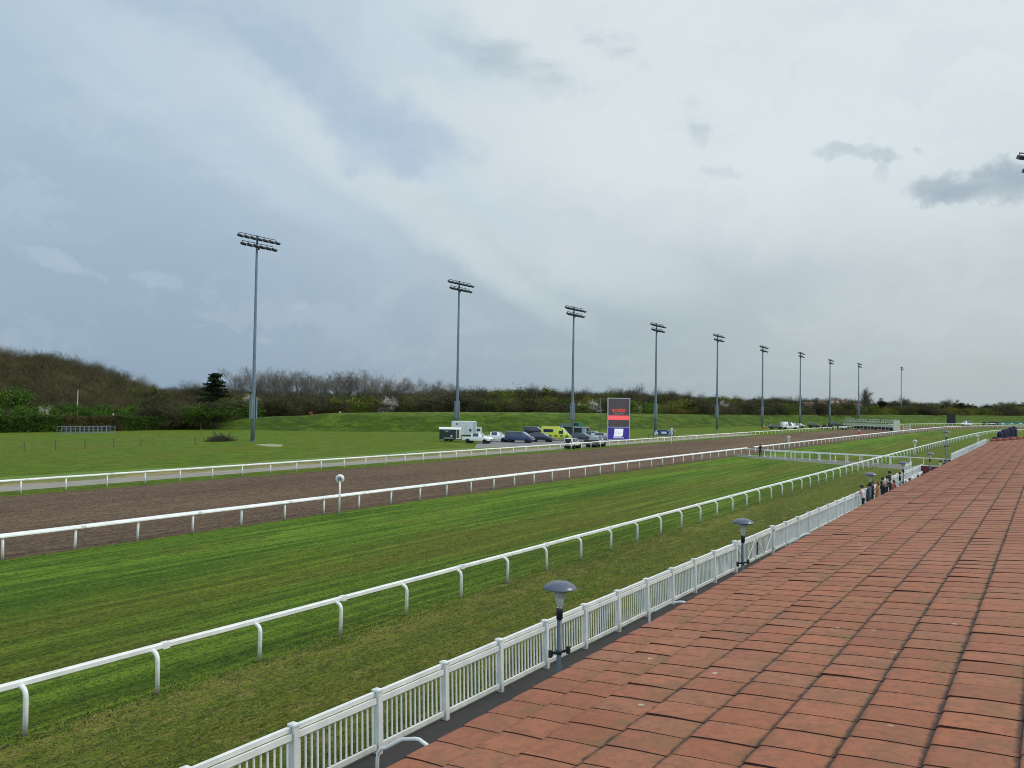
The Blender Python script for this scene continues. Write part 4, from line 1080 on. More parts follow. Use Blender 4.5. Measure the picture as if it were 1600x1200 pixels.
def shed_and_shelter():
    P=at(884,686); s=P.dot(CF)/FPX; dk=plain('dark_green_timber',(36,52,44),.7,0,.2,5)
    r=empty('garden_shed',P,math.atan2(CR.y,CR.x)-.15,'dark green shed with a pitched roof behind the parked cars','shed')
    W=17*s; H=22*s; m=MB(); m.box((0,0,H*.45),(W,2.4,H*.9))
    for k in range(8): m.box((-W/2+W*(k+.5)/8,-1.21,H*.45),(.03,.03,H*.86))
    m.build('wall',dk,r)
    m=MB(); m.add([(-W/2-.1,-1.35,H*.88),(W/2+.1,-1.35,H*.88),(W/2+.1,1.35,H*.88),(-W/2-.1,1.35,H*.88),(-W/2+.1,0,H*1.12),(W/2+.1,0,H*1.12),],[(0,1,5,4),(2,3,4,5),(1,2,5),(3,0,4),(3,2,1,0)]); m.build('roof',plain('shed_roof_felt',(60,76,66),.8),r)
    m=MB(); m.box((W*.22,-1.23,H*.4),(.9,.05,H*.7)); m.build('door',plain('shed_door',(44,60,52),.7),r)
    P=at(908,686); s=P.dot(CF)/FPX; r=empty('judges_shelter',P,math.atan2(CR.y,CR.x)-.1,'small dark green shelter with a glazed corner and white trim behind the cars','shelter')
    W=24*s; H=20*s; m=MB(); m.box((0,0,H*.45),(W,2.3,H*.9)); m.build('wall',dk,r)
    wt=paint('shelter_trim',(200,206,206)); m=MB(); m.box((0,0,H*.93),(W+.1,2.4,.12)); m.build('roof',wt,r)
    m=MB(); m.box((W*.2,-1.17,H*.6),(W*.32,.05,H*.5)); m.build('window',plain('pale_window',(150,176,180),.1),r)
    m=MB(); m.box((W*.42,-1.17,H*.55),(W*.12,.05,H*.6)); m.build('door',glassy('window_glass'),r)
    m=MB(); m.bar((W*.5,-1.18,0),(W*.5,-1.18,H*.92),.1); m.bar((-W*.5,-1.18,0),(-W*.5,-1.18,H*.92),.1); m.build('corner_post',wt,r)
    P=at(903,681.5); s=P.dot(CF)/FPX; r=empty('site_container',P,math.atan2(CR.y,CR.x)-.1,'container with a teal panel showing above the glazed shelter','container')
    m=MB(); m.box((-.4,0,21*s/2),(15*s,2.4,21*s)); m.build('body',plain('container_dark',(40,66,66),.6),r); m=MB(); m.box((.5,-1.22,18.5*s),(5.5*s,.05,4.5*s)); m.build('teal_panel',plain('teal_panel',(22,150,130),.5),r)
shed_and_shelter()
def cone(px,label):
    P=at(*px); r=empty('traffic_cone',P,0,label,'cone'); og=plain('cone_orange',(214,72,40),.5)
    m=MB(); m.lathe([(.22,.04),(.17,.3),(.12,.55),(.05,.85),(.03,.88)],14); m.build('body',og,r); m=MB(); m.box((0,0,.02),(.55,.55,.04)); m.build('base',og,r); m=MB(); m.lathe([(.155,.42),(.12,.6)],14); m.build('white_sleeve',RAILM,r); r.scale=(1.5,1.5,1.7)
cone((1193,670),'orange cone at the foot of the sixth floodlight mast')
cone((1342.5,677.5),'red orange cone on the dirt in front of the starting stalls')
def barrier():
    P=at(1412,676.5); r=empty('running_gap_hurdle',P,math.atan2(CR.y,CR.x),'small white frame hurdle standing behind the rail near the far bend','hurdle')
    s=P.dot(CF)/FPX; W=10*s; H=14*s; m=MB()
    for x in(0,W): m.bar((x,0,0),(x,0,H),.12)
    for z in(.5*H,.75*H,H): m.bar((0,0,z),(W,0,z),.1)
    m.bar((W,0,0),(W*1.5,-.6,0),.1); m.bar((W,0,H*.6),(W*1.5,-.6,0),.1); m.build('frame',RAILM,r)
barrier()
def parasols():
    c=Vector((170,6.6,0)); nv=plain('navy_canvas',(30,34,58),.8,0,.25,6)
    pxs=[(1563,674),(1568.5,671),(1573,670),(1578.5,667.5),(1584,665.5)]; nm=['leftmost and lowest','second from the left','middle','fourth from the left','rightmost and tallest']
    for k,((px,py),t) in enumerate(zip(pxs,nm)):
        P=bear(px,148+1.2*k); H=zat(P,px,py); r=empty('folded_parasol',P,random.random()*6,f'closed navy canvas parasol, {t} of the five beyond the roof end','parasol','closed parasols beyond the roof')
        m=MB(); n=14; V=[];F=[]; prof=[(.36,.7),(.44,1.3),(.44,H*.6),(.40,H*.85),(.33,H*.97),(.05,H*1.0)]
        for ri,(rad,z) in enumerate(prof):
            for q in range(n):
                rr=rad*(1+.22*(1 if q%2 else -1)*(1 if ri<4 else .4)); a=2*PI*q/n; V.append((rr*math.cos(a),rr*math.sin(a),z))
        for i in range(len(prof)-1):
            for q in range(n): F.append((i*n+q,i*n+(q+1)%n,(i+1)*n+(q+1)%n,(i+1)*n+q))
        F.append(tuple(range(n))[::-1]); F.append(tuple(range((len(prof)-1)*n,len(prof)*n)))
        m.add(V,F,0,True); m.build('canopy',nv,r)
        m=MB(); m.lathe([(.035,0),(.035,H)],8); m.build('pole',GALV,r); m=MB(); m.lathe([(.35,.0),(.33,.12),(.06,.16)],14); m.build('base',TRIM,r)
        m=MB(); m.lathe([(.50,1.75),(.51,1.85)],12); m.build('tie_strap',LAMPDK,r)
    P=bear(1571,143); z=zat(P,1571,682); r=empty('storage_box',P,math.atan2(CR.y,CR.x),'dark navy covered equipment stack at the foot of the closed parasols','covered equipment')
    m=MB(); m.box((-.9,0,z*.48),(1.6,1.2,z*.96),taper=.92); m.box((.9,.2,z*.5),(1.7,1.2,z*1.02),taper=.9); m.build('cover',nv,r); m=MB(); m.box((.1,-.6,z*.9),(1.7,.04,.06)); m.build('seam',LAMPDK,r)
parasols()
def tee_post():
    P=at(1537,689); P=Vector((182,12.0,0)); H=zat(P,1538,681); r=empty('tee_sign',P,math.atan2(CR.y,CR.x),'small white tee shaped post beside the far corner of the walkway fence','post')
    m=MB(); m.bar((0,0,0),(0,0,H),.12); m.build('post',RAILM,r); m=MB(); m.box((0,0,H),(.9,.1,.12)); m.build('arm',RAILM,r)
tee_post()

# ------------------------------------------------------------------ left field things
def field_things():
    gw=plain('weathered_wood',(96,92,76),.85); 
    posts=[(38,690,704),(87,688,703),(133,686.5,701.5),(178,685.5,699.5),(220.5,685,697.5),(305,684.5,696),(314,669,680.5),(335,671,682),(358,674,684),(250,678,683.5)]
    nm=['first','second','third','fourth','fifth','sixth']
    for k,(x,t,b_) in enumerate(posts):
        P=at(x,b_); H=zat(P,x,t)
        lab=f'thin wooden stake, {nm[k]} from the left in the front row of the field' if k<6 else ['thin wooden stake at the foot of the grass bank, leftmost of three','thin wooden stake at the foot of the grass bank, middle of three','thin wooden stake nearest the leftmost mast','short stump stake in the middle of the field behind the front row'][k-6]
        r=empty('fence_stake',P,random.random(),lab,'stake','stakes of the wire fence'); m=MB(); m.bar((0,0,0),(R_(random.gauss(0,1.5)),0,H),.11); m.build('stake',gw,r)
    m=MB()
    pp=[at(x,b_)+Vector((0,0,zat(at(x,b_),x,t)*.85)) for x,t,b_ in posts[:6]]; r=empty('fence_wire',at(38,704),0,'thin wire strung along the front row of stakes','wire')
    for z in(1,.5):
        for a,b_ in zip(pp[:-1],pp[1:]): m.tube([Vector((a.x,a.y,a.z*z))-r.location,Vector((b_.x,b_.y,b_.z*z))-r.location],.008,4)
    m.build('wire',GALV,r)
    # hurdle pen
    A=at(96,678); B=at(180,676.3); d=B-A; ang=math.atan2(d.y,d.x); L=d.length; H=11*A.dot(CF)/FPX
    r=empty('metal_pen',A,ang,'grey metal hurdle pen standing in front of the hedge','pen')
    n=6
    for k in range(n):
        m=MB(); x0=L*k/n; x1=L*(k+1)/n-.08
        for a in(x0,x1): m.bar((a,0,0),(a,0,H),.09)
        for z in(.06,.33,.55,.77,1):
            m.bar((x0,0,max(.06,z*H)),(x1,0,max(.06,z*H)),.07 if z in(.06,1) else .03)
        m.build('hurdle',GALV,r)
        m=MB(); o=1.9
        for a in(x0,x1): m.bar((a,o,0),(a,o,H),.07)
        for z in(.06,.5,1): m.bar((x0,o,max(.06,z*H)),(x1,o,max(.06,z*H)),.05)
        m.build('hurdle',GALV,r)
    # brush pile
    P=at(344,689.5); r=empty('brush_pile',P,0,'heap of cut dark branches on the grass left of the nearest mast','brush pile'); m=MB()
    for k in range(420):
        a=random.random()*2*PI; q=random.random()**.6; x=q*2.6*math.cos(a); y=q*1.1*math.sin(a); z=(1-q)*1.1*random.random(); dv=Vector((random.gauss(0,.7),random.gauss(0,.5),random.gauss(.15,.35)))
        m.bar((x,y,z+.03),Vector((x,y,z+.05))+dv,random.uniform(.02,.06))
    m.build('branches',plain('cut_brush',(62,62,48),.9,0,.35,2),r)
    for (x,t,b_,w_,lab,cl) in ((121,609,650,.11,'tall pale pole among the bushes below the wooded hill',(198,200,196)),(177,646,655,.3,'short pale marker post on the hedge above the metal pen',(176,176,160))):
        P=bear(x,205); H=zat(P,x,t); r=empty('white_pole',P,0,lab,'pole'); m=MB(); m.bar((0,0,0),(0,0,H),w_); m.build('pole',plain('pale_pole_'+str(x),cl,.6),r)
    P=bear(485.5,218); r=empty('orange_sign',P,math.atan2(CR.y,CR.x),'small orange board on a post on top of the grass bank','sign'); z=zat(P,485,646)
    m=MB(); m.box((0,0,z+.1),(1.0,.05,.75)); m.build('board',plain('orange_board',(200,96,50),.6),r); m=MB(); m.bar((0,.05,0),(0,.05,z+.3),.09); m.build('post',gw,r)
    P=bear(531,218); r=empty('white_marker_post',P,0,'tiny white marker post on the crest of the grass bank','post'); m=MB(); m.bar((0,0,0),(0,0,zat(P,531,643)),.3); m.build('post',RAILM,r)
field_things()
# bare chalky ground by the first mast
b=MB(); P=[at(398,694.5),at(420,693.2),at(444,695),at(438,698),at(415,697.5)]; b.add([(p.x,p.y,.006) for p in P],[tuple(range(5))]); o=tag(b.build('bare_ground_patch',rough_ground('chalky_soil',(104,122,56),(170,168,140),(84,104,40),(1.1,1.1,1))),kind='structure')
if o.data.polygons[0].normal.z<0: o.data.flip_normals()

# ------------------------------------------------------------------ trees
def leafm(name,stops,rough=.8,rv=.25):
    g=G(name,rough); g.b.inputs['Specular IOR Level'].default_value=.15
    n=g.noise(g.pos((1,1,1)),.9,4,.7); n2=g.noise(g.pos((1,1,1)),.12,3,.6)
    c=g.ramp(g.math('ADD',g.math('MULTIPLY',n,.6),g.math('MULTIPLY',n2,.4)),[(p,s2l(cc)) for p,cc in stops])
    r=g.rnd(); c=g.mix(g.mr(r,0,1,0,rv),c,s2l(stops[0][1])); 
    return g.color(c)
BARK=leafm('bark',[(.3,(58,50,42)),(.7,(92,82,70))])
TWB=leafm('brown_twigs',[(.36,(50,49,33)),(.5,(74,71,49)),(.62,(102,97,70))])
TWC=leafm('dark_olive_twigs',[(.36,(50,50,32)),(.5,(74,72,46)),(.62,(98,94,62))])
TWD=leafm('pale_brown_twigs',[(.36,(76,67,48)),(.5,(98,88,62)),(.62,(124,112,82))])
TWG=leafm('grey_twigs',[(.3,(88,82,74)),(.7,(130,124,112))])
LOL=leafm('olive_buds',[(.36,(66,74,26)),(.5,(94,100,34)),(.62,(124,126,50))])
LGR=leafm('fresh_green_leaves',[(.36,(42,70,18)),(.5,(66,98,26)),(.62,(98,126,44))])
HDG=leafm('hedge_leaves',[(.36,(36,56,20)),(.5,(56,80,26)),(.64,(84,104,40))])
HDB=leafm('hedge_twigs',[(.36,(48,50,28)),(.5,(74,70,42)),(.64,(98,92,56))])
LDK=leafm('dark_evergreen',[(.3,(26,36,24)),(.7,(46,58,36))])
LBL=leafm('white_blossom',[(.3,(150,146,134)),(.7,(214,208,198))],rv=.1)
LYG=leafm('yellow_green_catkins',[(.38,(88,90,32)),(.62,(130,128,52))])
def leaves(C,size,n,spread,squash=1.0):
    "n random quads around each centre C"
    C=np.repeat(C,n,axis=0); k=len(C); P=C+rng.normal(0,1,(k,3))*np.array([spread,spread,spread*squash])
    a=rng.normal(0,1,(k,3)); a/=np.linalg.norm(a,axis=1)[:,None]; b=np.cross(a,rng.normal(0,1,(k,3))); b/=np.linalg.norm(b,axis=1)[:,None]
    s=size*(.5+rng.random(k))[:,None]
    V=np.stack([P-a*s-b*s*.6,P+a*s-b*s*.6,P+a*s+b*s*.6,P-a*s+b*s*.6],1).reshape(-1,3); return V,np.arange(4*k).reshape(-1,4)
def twigs(C,n,ln,wd,up=.5,spread=.5):
    C=np.repeat(C,n,axis=0); k=len(C); P=C+rng.normal(0,1,(k,3))*spread
    d=rng.normal(0,1,(k,3)); d[:,2]=np.abs(d[:,2])*.7+up; d/=np.linalg.norm(d,axis=1)[:,None]; L=ln*(.5+rng.random(k))[:,None]
    s=np.cross(d,rng.normal(0,1,(k,3))); s/=np.linalg.norm(s,axis=1)[:,None]; s*=wd
    V=np.stack([P-s,P+s,P+s*.3+d*L,P-s*.3+d*L],1).reshape(-1,3); return V,np.arange(4*k).reshape(-1,4)
def limbs(h,w,nl,trunk_frac=.3,tr=.22,updir=.6,sub=3,seed=0):
    rnd=random.Random(seed); m=MB(); tips=[]
    top=Vector((rnd.gauss(0,.02)*h,rnd.gauss(0,.02)*h,h*.82)); mid=Vector((rnd.gauss(0,.01)*h,rnd.gauss(0,.01)*h,h*trunk_frac))
    m.tube([(0,0,-.3),mid,top],[tr,tr*.8,tr*.15],6,smooth=False); tips.append(top)
    for k in range(nl):
        f=rnd.uniform(trunk_frac*.8,.8); s=mid.lerp(top,max(0,(f-trunk_frac)/(1-trunk_frac))); a=rnd.random()*2*PI; L=w*rnd.uniform(.55,1)*(1.15-f*.5)
        e=s+Vector((math.cos(a)*L,math.sin(a)*L,L*updir*rnd.uniform(.5,1.5))); c=s.lerp(e,.5)+Vector((0,0,-.04*L)); e.z=min(e.z,h*.97)
        m.tube([s,c,e],[tr*.42,tr*.25,tr*.08],4,smooth=False)
        tips+=[e,c.lerp(e,.4)]
        for q in range(sub):
            ss=s.lerp(e,rnd.uniform(.4,.95)); aa=a+rnd.gauss(0,1); LL=L*rnd.uniform(.25,.5); ee=ss+Vector((math.cos(aa)*LL,math.sin(aa)*LL,LL*updir*rnd.uniform(.5,1.8))); ee.z=min(ee.z,h)
            m.tube([ss,ee],[tr*.14,tr*.04],3,smooth=False,cap=False); tips.append(ee)
    return m,np.array([tuple(t) for t in tips])
PROTO={}
def make_tree(kind,seed):
    key=(kind,seed)
    if key in PROTO: return PROTO[key]
    h=10.0
    if kind=='bare_brown': m,t=limbs(h,3.6,15,.22,.2,.75,4,seed); V,T=twigs(t,38,1.1,.022,.6,.55); mt=TWB
    elif kind=='bare_tall': m,t=limbs(h,2.6,14,.35,.16,1.3,4,seed); V,T=twigs(t,20,.9,.017,.9,.38); mt=TWG
    elif kind=='budding': m,t=limbs(h,3.4,14,.2,.2,.7,3,seed); V,T=leaves(t,.11,34,.62,.8); mt=LOL
    elif kind=='green': m,t=limbs(h,3.6,16,.16,.2,.65,3,seed); V,T=leaves(t,.13,44,.66,.8); mt=LGR
    elif kind=='catkin': m,t=limbs(h,3.3,15,.2,.18,.8,3,seed); V,T=leaves(t,.09,40,.6,1.); mt=LYG
    elif kind=='blossom': m,t=limbs(h,3.5,13,.22,.17,.7,3,seed); V,T=leaves(t,.10,26,.5,.8); mt=LBL
    elif kind=='thicket': m,t=limbs(h,4.6,22,.06,.14,.5,4,seed); V,T=twigs(t,34,1.4,.03,.3,.8); mt=TWB
    elif kind=='poplar': m,t=limbs(h,1.3,26,.12,.15,2.2,3,seed); V,T=twigs(t,22,.7,.02,1.3,.2); mt=TWG
    elif kind=='evergreen':
        m,t=limbs(h,3.0,20,.12,.2,.3,3,seed); t[:,:2]*=(1.15-t[:,2:]/h*.7); V,T=leaves(t,.16,50,.45,.7); mt=LDK
    elif kind=='cedar':
        rnd=random.Random(seed); m=MB(); m.tube([(0,0,-.3),(.1,0,5),(0.2,0,9.6)],[.35,.25,.06],7); cs=[]
        for k in range(26):
            z=3.5+6.1*(k/25); L=(3.4*(1-(z-3.5)/8.0))*rnd.uniform(.5,1.1); a=rnd.random()*2*PI
            m.tube([(0.1,0,z-.3),(math.cos(a)*L,math.sin(a)*L,z+.25)],[.09,.03],4)
            for q in range(6): f=(q+1)/6; cs.append((math.cos(a)*L*f,math.sin(a)*L*f,z+.2*f))
        V,T=leaves(np.array(cs),.15,34,.42,.22); mt=LDK
    r=bpy.data.meshes.new('trunk'); r.from_pydata(m.v,[],m.f); r.materials.append(BARK if kind!='bare_tall' else TWG); r.update()
    c=npmesh('crown',V,T,[mt]); cm_=c.data; bpy.data.objects.remove(c)
    PROTO[key]=(r,cm_); return PROTO[key]
def put_tree(kind,seed,P,h,wf,label,group,name=None):
    tr,cr=make_tree(kind,seed)
    name=name or {'bare_brown':'bare_tree','bare_tall':'bare_tree','budding':'budding_tree','green':'leafy_tree','catkin':'willow_tree','blossom':'blossom_tree','thicket':'thicket_bush','poplar':'poplar_tree','evergreen':'evergreen_tree','cedar':'cedar_tree'}[kind]
    cat='bush' if kind=='thicket' else 'tree'
    e=empty(name,P,random.random()*6.28 if kind!='cedar' else 1.0,label,cat,group); s=h/10; e.scale=(s*wf,s*wf,s)
    a=bpy.data.objects.new('trunk',tr); b_=bpy.data.objects.new('crown',cr)
    for o in(a,b_): COL.objects.link(o); o.parent=e
    return e
def interp(x,T): return float(np.interp(x,[t[0] for t in T],[t[1] for t in T]))
def bankdist():
    T=[]
    for P in BP:
        v=P-Vector((0,0,CH)); z=v.dot(CF)
        if z>10: 
            px=800+FPX*v.dot(CR)/z
            if px>360 and px<2300 and (not T or px>T[-1][0]+5): T.append((px,P.length+19))
    return [(0,190),(250,203)]+T
DIST=bankdist()
SKY_=[(230,606),(270,606),(330,604),(380,607),(460,610),(560,611),(700,608),(800,606),(900,612),(960,611),(1020,612),(1060,617),(1120,619),(1200,621),(1290,624),(1400,626),(1500,630),(1600,629),(1700,632)]
LAB={'bare_brown':'bare brown tree','bare_tall':'tall thin leafless tree','budding':'olive budding tree','green':'fresh green leafy tree','catkin':'yellow green willow','thicket':'brown thicket bush','evergreen':'dark evergreen tree'}
ORD=['first','second','third','fourth','fifth','sixth','seventh','eighth','ninth','tenth','eleventh','twelfth','thirteenth','fourteenth','fifteenth','sixteenth','seventeenth','eighteenth','nineteenth','twentieth','twenty-first','twenty-second','twenty-third','twenty-fourth','twenty-fifth','twenty-sixth','twenty-seventh','twenty-eighth','twenty-ninth','thirtieth']
MX=[398,716,896,1026,1121,1192,1251,1297,1342,1408]
TREES=[]
def zone(x):
    i=sum(m_<=x for m_ in MX)
    return 'left of the first mast' if i==0 else 'right of the last mast' if i==10 else f'between {ORD[i-1]} and {ORD[i]} masts'
def plant(k,seed,P,h,wf,row,x,group):
    e=put_tree(k,seed,P,h,wf,None,group); TREES.append((x,k,row,e)); return e
def label_trees():
    cnt={}
    for x,k,row,e in sorted(TREES,key=lambda t:t[0]):
        key=(k,row,zone(x)); cnt[key]=cnt.get(key,0)+1; n=cnt[key]-1
        e['label']=f"{LAB[k]}, {row}, {ORD[min(n,29)]} from left {zone(x)}"
        e['category']='bush' if k=='thicket' else 'tree'
def belt():
    rnd=random.Random(11); GRP='woodland trees beyond the grass bank'
    x=225.0
    while x<1665:        # back row, sets the skyline
        D=interp(x,DIST)*1.33; P=bear(x,D); yt=interp(x,SKY_)+rnd.gauss(0,2.4); 
        P.z=GH(P.x,P.y); h=zat(P,x,yt)-P.z
        if x<1150: k=rnd.choice(['bare_brown']*6+['budding']*2+['green'])
        elif x<1480: k=rnd.choice(['bare_brown']*4+['evergreen']*2+['budding']*2)
        else: k=rnd.choice(['bare_brown']*2+['evergreen']*4+['budding'])
        plant(k,rnd.randint(1,2),P,h*1.04,rnd.uniform(1.0,1.4),'back row',x,GRP)
        x+=rnd.uniform(10,16)*(1 if x<1100 else .75)
    x=240.0
    while x<1660:
        D=interp(x,DIST)*1.16; P=bear(x,D); yt=interp(x,SKY_)+rnd.uniform(4,17)*(1 if x<1100 else .6); P.z=GH(P.x,P.y); h=zat(P,x,yt)-P.z
        if 780<x<1480: k=rnd.choice(['budding']*3+['bare_brown']*3+['catkin']*2+['green'])
        else: k=rnd.choice(['budding']*2+['bare_brown']*4+['green']*2)
        plant(k,rnd.randint(1,2),P,h,rnd.uniform(1.1,1.6),'middle row',x,GRP)
        x+=rnd.uniform(12,18)*(1 if x<1100 else .72)
    x=380.0
    while x<1665:
        D=interp(x,DIST)*1.04+8; P=bear(x,D); yt=interp(x,[(380,626),(700,627),(1000,629),(1300,634),(1600,639)])+rnd.uniform(-5,6)
        h=max(3,zat(P,x,yt)); k=rnd.choice(['budding','thicket','thicket','green','catkin'] if x<1250 else ['budding','thicket','bare_brown','catkin'])
        plant(k,rnd.randint(1,2),P,h*1.06,rnd.uniform(1.3,2.0),'front row',x,GRP)
        x+=rnd.uniform(10,15)*(1 if x<1100 else .72)
    for (xx,yt,f,w_) in ((365,584,1.25,1),(396,582,1.26,1),(418,584,1.25,.9),(440,583,1.24,1.1),(462,582,1.26,1.3),(486,592,1.2,.8),(502,590,1.25,.8),(528,586,1.24,1.1),(545,587,1.25,1),(570,586,1.23,1.1),(590,593,1.2,1),(615,595,1.22,1),(640,598,1.2,.9),(672,596,1.24,1),(705,601,1.2,.8)):
        D=interp(xx,DIST)*f; P=bear(xx,D); plant('bare_tall',rnd.randint(1,3),P,zat(P,xx,yt)*1.02,w_*1.15,'skyline',xx,'tall leafless trees on the skyline')
    for xx,yt,f,w_,t in ((613,613,1.04,1.0,'white blossom tree in the middle of the woodland left of the horse trailer'),(388,610,1.06,.9,'pale blossoming tree behind the leftmost mast'),(925,620,1.04,1.3,'white blossom tree left of the big screen'),(995,628,1.04,.8,'small white blossom tree right of the big screen'),(1181,632,1.03,.8,'pale blossom bush left of the sixth mast'),(1212,634,1.03,.6,'small pale blossom bush just right of the sixth mast'),(1276,634,1.03,.9,'pale blossom bush between the seventh and eighth masts'),(1130,620,1.1,.6,'greyish blossom tree right of the fifth mast')):
        D=interp(xx,DIST)*f+5; P=bear(xx,D); put_tree('blossom',1,P,zat(P,xx,yt),w_,t,None)
    P=bear(335,232); put_tree('cedar',4,P,zat(P,333,583),1.0,'dark flat-topped conifer standing above the trees left of the nearest mast',None)
    P=bear(1354,540); put_tree('poplar',1,P,zat(P,1354,601),1.15,'tall slender grey poplar above the starting stalls',None)
    P=bear(1378,500); put_tree('evergreen',2,P,zat(P,1378,617),.9,'small dark spiky conifer right of the tall poplar',None)
    P=bear(1278,520); put_tree('evergreen',2,P,zat(P,1278,617),1.1,'dark evergreen behind the far red roofed houses',None)
    P=bear(1497,580); put_tree('evergreen',1,P,zat(P,1497,620),1.0,'tall dark evergreen above the rear screen',None)
belt()
def distant_wood():
    rnd=random.Random(5); Vs=[]; MI=[]; tr,cr=make_tree('bare_brown',1); v=np.empty(len(cr.vertices)*3,np.float32); cr.vertices.foreach_get('co',v); v=v.reshape(-1,4,3); v=v[rng.random(len(v))<.25].reshape(-1,3)
    for k in range(420):
        px=rnd.uniform(230,1800); D=interp(px,DIST)*rnd.uniform(1.4,1.75)+10; P=bear(px,D); h=zat(P,px,interp(px,SKY_)+rnd.uniform(0,6))
        MI.append(np.full(len(v)//4,rnd.choice([0,1,1,2]))); s_=h/10; a=rnd.random()*6.28; c,sn=math.cos(a),math.sin(a); q=v*np.array([s_*1.6,s_*1.6,s_]); Vs.append(np.stack([q[:,0]*c-q[:,1]*sn,q[:,0]*sn+q[:,1]*c,q[:,2]],1)+np.array([P.x,P.y,0]))
    V=np.concatenate(Vs); V[:,2]=np.maximum(V[:,2],-.1); tag(npmesh('distant_wood',V,np.arange(len(V)).reshape(-1,4),[TWB,TWC,TWD],mi=np.concatenate(MI)),kind='stuff')
distant_wood()
def hillwood():
    "the wooded hill reads as one mass"
    rnd=random.Random(3); Vs=[];Ts=[];MI=[];off=0
    protos=[make_tree('bare_brown',1),make_tree('bare_brown',2),make_tree('bare_tall',1)]
    data=[]
    for tr,cr in protos:
        v=np.empty(len(cr.vertices)*3,np.float32); cr.vertices.foreach_get('co',v); v=v.reshape(-1,4,3); data.append(v[rng.random(len(v))<.33])
    bx=bear(-40,400)
    SK=[(-60,536),(0,540),(60,546),(120,556),(180,572),(215,590),(245,603),(300,607),(360,609)]
    for k in range(560):
        px=rnd.uniform(-70,345); f=rnd.random(); D=225+f*170; P=bear(px,D); P.z=GH(P.x,P.y)
        # canopy follows the hill; top row meets the skyline
        ymax=interp(px,SK)+rnd.uniform(0,5); yy=ymax+(1-f)*(632-ymax)*1.0
        top=zat(P,px,yy); top+=rnd.gauss(0,.9); h=min(15,max(6,top-P.z)) ; z=top-h
        s=h/10; d=data[0 if rnd.random()<.5 else (1 if rnd.random()<.85 else 2)]; a=rnd.random()*6.28; c,sn=math.cos(a),math.sin(a)
        MI.append(np.full(len(d),rnd.choice([0,0,1,1,2]))); q=d.reshape(-1,3)*s*np.array([1.25,1.25,1]); q=np.stack([q[:,0]*c-q[:,1]*sn,q[:,0]*sn+q[:,1]*c,q[:,2]],1)+np.array([P.x,P.y,z]); Vs.append(q)
    V=np.concatenate(Vs); V[:,2]=np.maximum(V[:,2],-.2)
    o=npmesh('hillside_wood',V,np.arange(len(V)).reshape(-1,4),[TWB,TWC,TWD],mi=np.concatenate(MI)); tag(o,kind='stuff')
    # hill body under the canopy
    xs=np.linspace(-150,370,40); rows=[(225,0),(240,.0),(270,.25),(310,.55),(350,.8),(385,1.0),(430,.9),(520,.3),(620,0)]
    m=MB()
    for D,f in rows:
        for x in xs:
            P=bear(x,D); T=max(0,zat(bear(x,385),x,interp(x,SK))-9.5); m.v.append((P.x,P.y,f*T-.05))
    n=len(xs)
    for i in range(len(rows)-1):
        for j in range(n-1): m.f.append((i*n+j,i*n+j+1,(i+1)*n+j+1,(i+1)*n+j)); m.mi.append(0); m.sm.append(True)
    o=tag(m.build('hill',rough_ground('woodland_floor',(58,50,34),(78,68,46),(42,38,28),(.2,.2,.2))),kind='structure')
    if o.data.polygons[n*3].normal.z<0: o.data.flip_normals()
hillwood()
